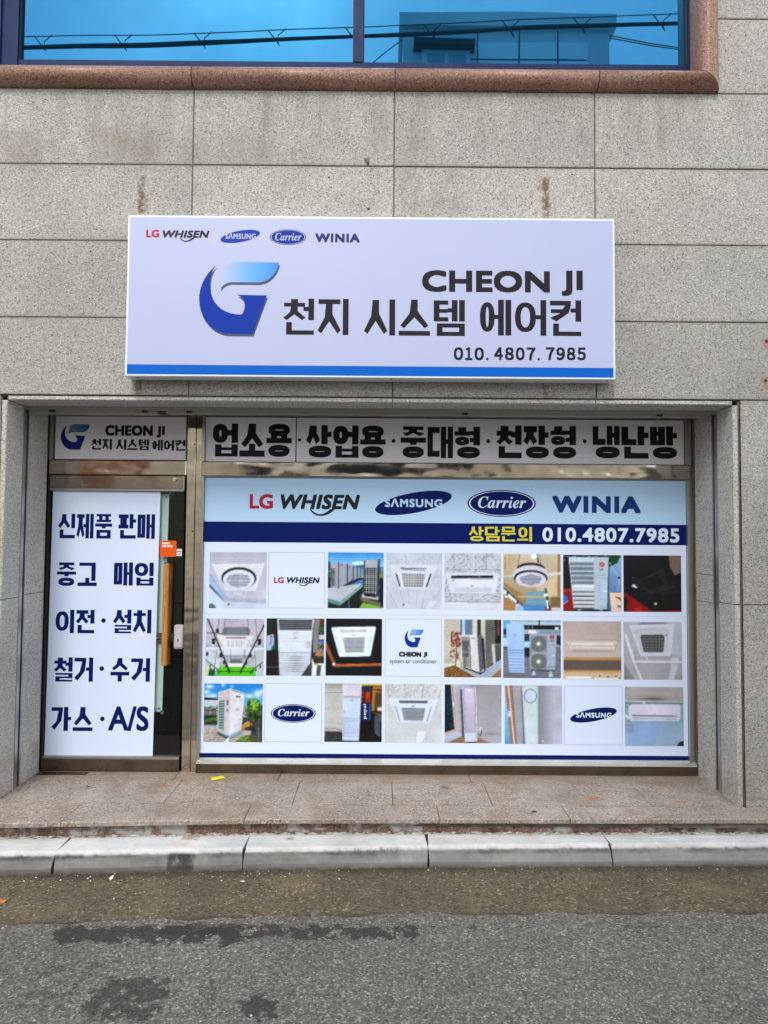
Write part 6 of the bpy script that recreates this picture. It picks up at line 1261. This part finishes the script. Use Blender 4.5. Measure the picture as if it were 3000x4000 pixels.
a0, b0 = on_z(150, 3029), on_z(322, 3030); a1, b1 = on_z(190, 3012), on_z(345, 3010)
MB().box(-2.395, -2.05, -.105, -.047, -.002, .004).build('plate', kick_m, ht)
for x in (-2.37, -2.26, -2.075): MB().tube([(x, -.076, .0035), (x, -.076, .0055)], .007, 10).build('plate_screw', alu_m, ht)
# loose grit along the kerb
gm = Mat('grit_stone', rough=.8); oi = gm.n('ShaderNodeVertexColor'); oi.layer_name = 'Col'; gm.set('Base Color', oi.outputs[0])
rg = random.Random(5); m = MB()
for i in range(230):
    u = rg.uniform(0, 3000); near = rg.random()
    x = rg.uniform(-2.4, 2.6) if near > .35 else rg.uniform(-2.3, -.2); e = kb(x)
    y = e-.008-abs(rg.gauss(0, .10)) if near < .8 else rg.uniform(-2.3, e-.02)
    if y < seam(x)-.01 and rg.random() < .3: continue
    z = ZG if y > seam(x)+.02 else ZR
    r = rg.choice([.0018, .0025, .0025, .0035, .005]); c_ = rg.choice([(.50, .48, .44), (.36, .34, .30), (.62, .61, .58), (.28, .2, .12), (.45, .30, .18)])
    V = [(x+r*rg.uniform(.6, 1.3)*math.cos(t_)*math.cos(p_), y+r*rg.uniform(.6, 1.2)*math.sin(t_)*math.cos(p_), z+r*.45+r*.7*math.sin(p_)) for p_ in (-.7, .5) for t_ in [k*math.pi/2.5 for k in range(5)]]
    F = [(k, (k+1) % 5, 5+(k+1) % 5, 5+k) for k in range(5)]+[(9, 8, 7, 6, 5)]; F[-1] = (5, 6, 7, 8, 9)
    m.add(V, F, 0, [c_]*10)
tag(m.build('grit', gm), kind='stuff')
# weeds in the joint behind the kerb
wm = Mat('weed_leaf', rough=.6, color=(.07, .11, .025))
def weed(label, u, v, n, h, seed):
    r = random.Random(seed); x0, y0 = on_z(u, v, ZK); m = MB()
    for i in range(n):
        a = r.uniform(-1.3, 1.3); L = h*r.uniform(.5, 1.1); x = x0+r.uniform(-.03, .03); w = r.uniform(.0025, .005); y = y0-.006+r.uniform(-.012, .006)
        tip = (x+math.sin(a)*L, y-r.uniform(0, .02), ZK+math.cos(a)*L*.9); mid = (x+math.sin(a)*L*.55, y-.006, ZK+math.cos(a)*L*.62)
        m.add([(x-w*.4, y, ZK-.002), (x+w*.4, y+.001, ZK-.002), (mid[0]+w, mid[1], mid[2]), (mid[0]-w, mid[1]+.001, mid[2]), tip], [(0, 1, 2, 3), (3, 2, 4)])
    tag(m.build('weed', wm), label, 'weed', 'weeds in the joint behind the kerb')
weed('low green weed tuft behind the kerb below the middle of the window poster', 1640, 3245, 26, .035, 1)
weed('sparse little weed behind the kerb in front of the right end of the step', 2572, 3242, 9, .03, 2)
weed('flat dark weed tuft behind the kerb joint left of the window middle', 1325, 3246, 12, .02, 3)

# ------------------------------------------------------------------ the far side of the street, seen only in the glass and steel
YO = -9.2
def mirror(u, v, yf, yg):
    """where a reflection seen at a photo pixel in the glass at yg stands on the plane yf"""
    d = _ray(u, v); t = (yg-CAM[1])/d[1]; p = CAM+d*t; s = (p[1]-yf)/d[1]; q = p+np.array([d[0], 0, d[2]])*s; return float(q[0]), float(q[2])
YGL = WALLY+.135
stone_m = Mat('beige_stone', rough=.6, color=(.46, .38, .27)); stone_m.set('Base Color', stone_m.ramp(stone_m.noise(3, 5), [(.3, (.62, .55, .43)), (.7, (.78, .71, .57))]))
gry_m = Mat('grey_panel', rough=.5, color=(.66, .67, .68))
dk_m = Mat('dark_glazing', rough=.1, color=(.02, .025, .03))
seam_m = Mat('panel_seam_dark', rough=.8, color=(.03, .03, .03))
brick_m = Mat('red_brick', rough=.8); bt_ = brick_m.n('ShaderNodeTexBrick'); brick_m.t.links.new(brick_m.co, bt_.inputs[0]) if False else None
bmap = brick_m.n('ShaderNodeMapping'); brick_m.t.links.new(brick_m.co, bmap.inputs[0]); bmap.inputs['Rotation'].default_value = (math.radians(90), 0, 0); brick_m.t.links.new(bmap.outputs[0], bt_.inputs['Vector'])
bt_.inputs['Color1'].default_value = (.36, .13, .06, 1); bt_.inputs['Color2'].default_value = (.27, .09, .045, 1); bt_.inputs['Mortar'].default_value = (.34, .30, .25, 1); bt_.inputs['Scale'].default_value = 4.0; bt_.inputs['Mortar Size'].default_value = .012
brick_m.set('Base Color', bt_.outputs[0])
ob = thing('opposite_building', 'beige stone building across the street with a small roof house, mirrored in the blue window', 'building', (1.5, YO, 0))
x0, zt = mirror(1560, 66, YO, YGL); x1, _ = mirror(2400, 54, YO, YGL); bx0, _ = mirror(1575, 200, YO, YGL); bx1, _ = mirror(2380, 200, YO, YGL)
zr_ = zt-1.9
TX0, TX1, LOW = bx0-.25, bx1+.25, 4.4
wl = MB(); wl.box(TX0, TX1, YO-6, YO, 3.4, zr_).box(-3.4, TX0-.001, YO-9, YO, 3.4, LOW).box(TX1+.001, 11, YO-9, YO, 3.4, LOW).box(-5.19, -2.6, YO-9, YO, -.2, 3.399).box(-5.19, -3.401, YO-9, YO, 3.4, LOW).box(1.9, 4.6, YO-9, YO, -.2, 3.399).box(9, 11, YO-9, YO, -.2, 3.399)
wo2 = wl.build('wall', stone_m, ob)
sm = MB()
for z in (.9, 1.9, 2.9, 4.2): sm.box(-3.4, 11, YO, YO+.006, z, z+.02)
for z in (5.2, 6.2, 7.2): sm.box(TX0, TX1, YO, YO+.006, z, z+.02)
for x in (-2.0, .2, 3.2, 6.2, 9.2): sm.box(x, x+.02, YO, YO+.0065, 3.4, LOW)
sm.build('wall_joint', seam_m, wo2)
MB().box(-2.6, 1.9, YO-.30, YO-.25, -.2, 3.4).box(4.6, 9, YO-.30, YO-.25, -.2, 3.4).build('shop_front', dk_m, ob)
for k, z in enumerate((4.6, 6.6)):
    for x in ((TX0+TX1)/2,):
        w_ = MB().box(x-1, x+1, YO, YO+.05, z, z+1.4).build('window', gry_m, ob)
        MB().box(x-.92, x-.03, YO+.05, YO+.055, z+.08, z+1.32).box(x+.03, x+.92, YO+.05, YO+.055, z+.08, z+1.32).build('pane', dk_m, w_)
rh = MB(); rh.box(bx0, bx1, YO-4, YO, zr_, zt-.26); rho = rh.build('roof_house', gry_m, ob)
MB().box(x0, x1, YO-4.15, YO+.12, zt-.26, zt).build('cornice', gry_m, rho)
ps = MB(); W_ = bx1-bx0
for fr_x in (.36, .56, .745): ps.box(bx0+W_*fr_x, bx0+W_*fr_x+.022, YO, YO+.006, zr_, zt-.26)
ps.box(bx0+W_*.33, bx0+W_*.89, YO, YO+.0065, zt-.85, zt-.83); ps.build('panel_joint', seam_m, rho)
pn2 = Mat('pale_panel', rough=.45, color=(.86, .87, .88)); lp = MB()
cuts = [.34, .36, .56, .745, .90]
for a, b in ((.366, .556), (.566, .741), (.751, .895)):
    lp.box(bx0+W_*a, bx0+W_*b, YO, YO+.004, zr_+.02, zt-.86).box(bx0+W_*a, bx0+W_*b, YO, YO+.004, zt-.82, zt-.50)
lp.build('wall_panel', pn2, rho)
wf = MB().box(bx0+W_*.09, bx0+W_*.325, YO, YO+.08, zr_+.1, zt-.72).build('window', gry_m, rho)
MB().box(bx0+W_*.05, bx0+W_*.345, YO, YO+.25, zt-.72, zt-.60).build('window_hood', seam_m, rho)
MB().box(bx0+W_*.115, bx0+W_*.20, YO+.08, YO+.085, zr_+.15, zt-.80).box(bx0+W_*.22, bx0+W_*.305, YO+.08, YO+.085, zr_+.15, zt-.80).build('window_glass', Mat('pale_glazing', rough=.2, color=(.34, .40, .44)), rho)
bb = thing('brick_building', 'red brick house across the street, mirrored in the steel door rails', 'building', (-7, YO, 0))
MB().box(-12, -5.2, YO-8, YO+.4, -.2, 5.0).build('wall', brick_m, bb)
MB().box(-12.2, -5.1, YO-8.2, YO+.6, 5.0, 5.2).build('roof', seam_m, bb)
wd_ = MB()
for x in (-10.2, -7.2): wd_.box(x-.8, x+.8, YO+.4, YO+.44, 1.0, 2.4).box(x-.8, x+.8, YO+.4, YO+.44, 3.2, 4.4)
wd_.build('window', dk_m, bb)
# cables over the street
YC = -4.3
cab = thing('power_cable', 'black overhead cable bundle hung from a thin wire, mirrored in the blue window', 'cable', (0, YC, 7.0))
def mc(u, v): x, z = mirror(u, v, YC, YGL); return (x, YC, z)
def chain(pts, r, name, jit=0.0):
    P = [mc(u, v) for u, v in pts]; a, b = P[0], P[-1]
    s0 = (P[1][2]-P[0][2])/(P[1][0]-P[0][0]); s1 = (P[-1][2]-P[-2][2])/(P[-1][0]-P[-2][0])
    P = [(a[0]-9, YC, a[2]-9*s0*.4)]+P+[(b[0]+9, YC, b[2]+9*s1*.4)]
    return MB().tube(P, r, 6).build(name, black_m, cab)
chain([(85, 146), (700, 130), (1378, 110), (2000, 82), (2680, 52)], .006, 'messenger_wire')
chain([(85, 190), (300, 184), (700, 172), (1000, 160), (1378, 146), (1600, 140), (2000, 114), (2680, 90)], .020, 'cable_bundle')
chain([(85, 184), (300, 176), (800, 158), (1050, 153), (1378, 143), (1700, 128), (2100, 104), (2680, 86)], .012, 'cable_bundle')
hg = MB()
for u, v in ((150, 144), (465, 136), (775, 127), (1065, 120), (1365, 110), (1675, 100), (1980, 86), (2260, 76), (2570, 60)):
    dv = 46
    hg.tube([mc(u-18, v-2), mc(u, v+22), mc(u+22, v+dv), mc(u+28, v+dv+14), mc(u+18, v+dv)], .007, 6); hg.tube([mc(u+22, v+dv), mc(u+22, v+20), mc(u+48, v-2), mc(u+50, v-8)], .006, 6)
hg.build('cable_hanger', black_m, cab)
c2 = thing('service_wire', 'thin service wire sloping from the roof house across the street', 'cable', (3, YO+.4, 8))
YW = YO+.4
def mw(u, v): x, z = mirror(u, v, YW, YGL); return (x, YW, z)
MB().tube([mw(2380, 140), mw(2530, 168), mw(2680, 188), mw(2900, 210)], .010, 5).tube([mw(2380, 150), mw(2530, 176), mw(2680, 195), mw(2900, 218)], .010, 5).tube([mw(1440, 262), mw(1510, 205), mw(1572, 160)], .010, 5).build('wire', black_m, c2)
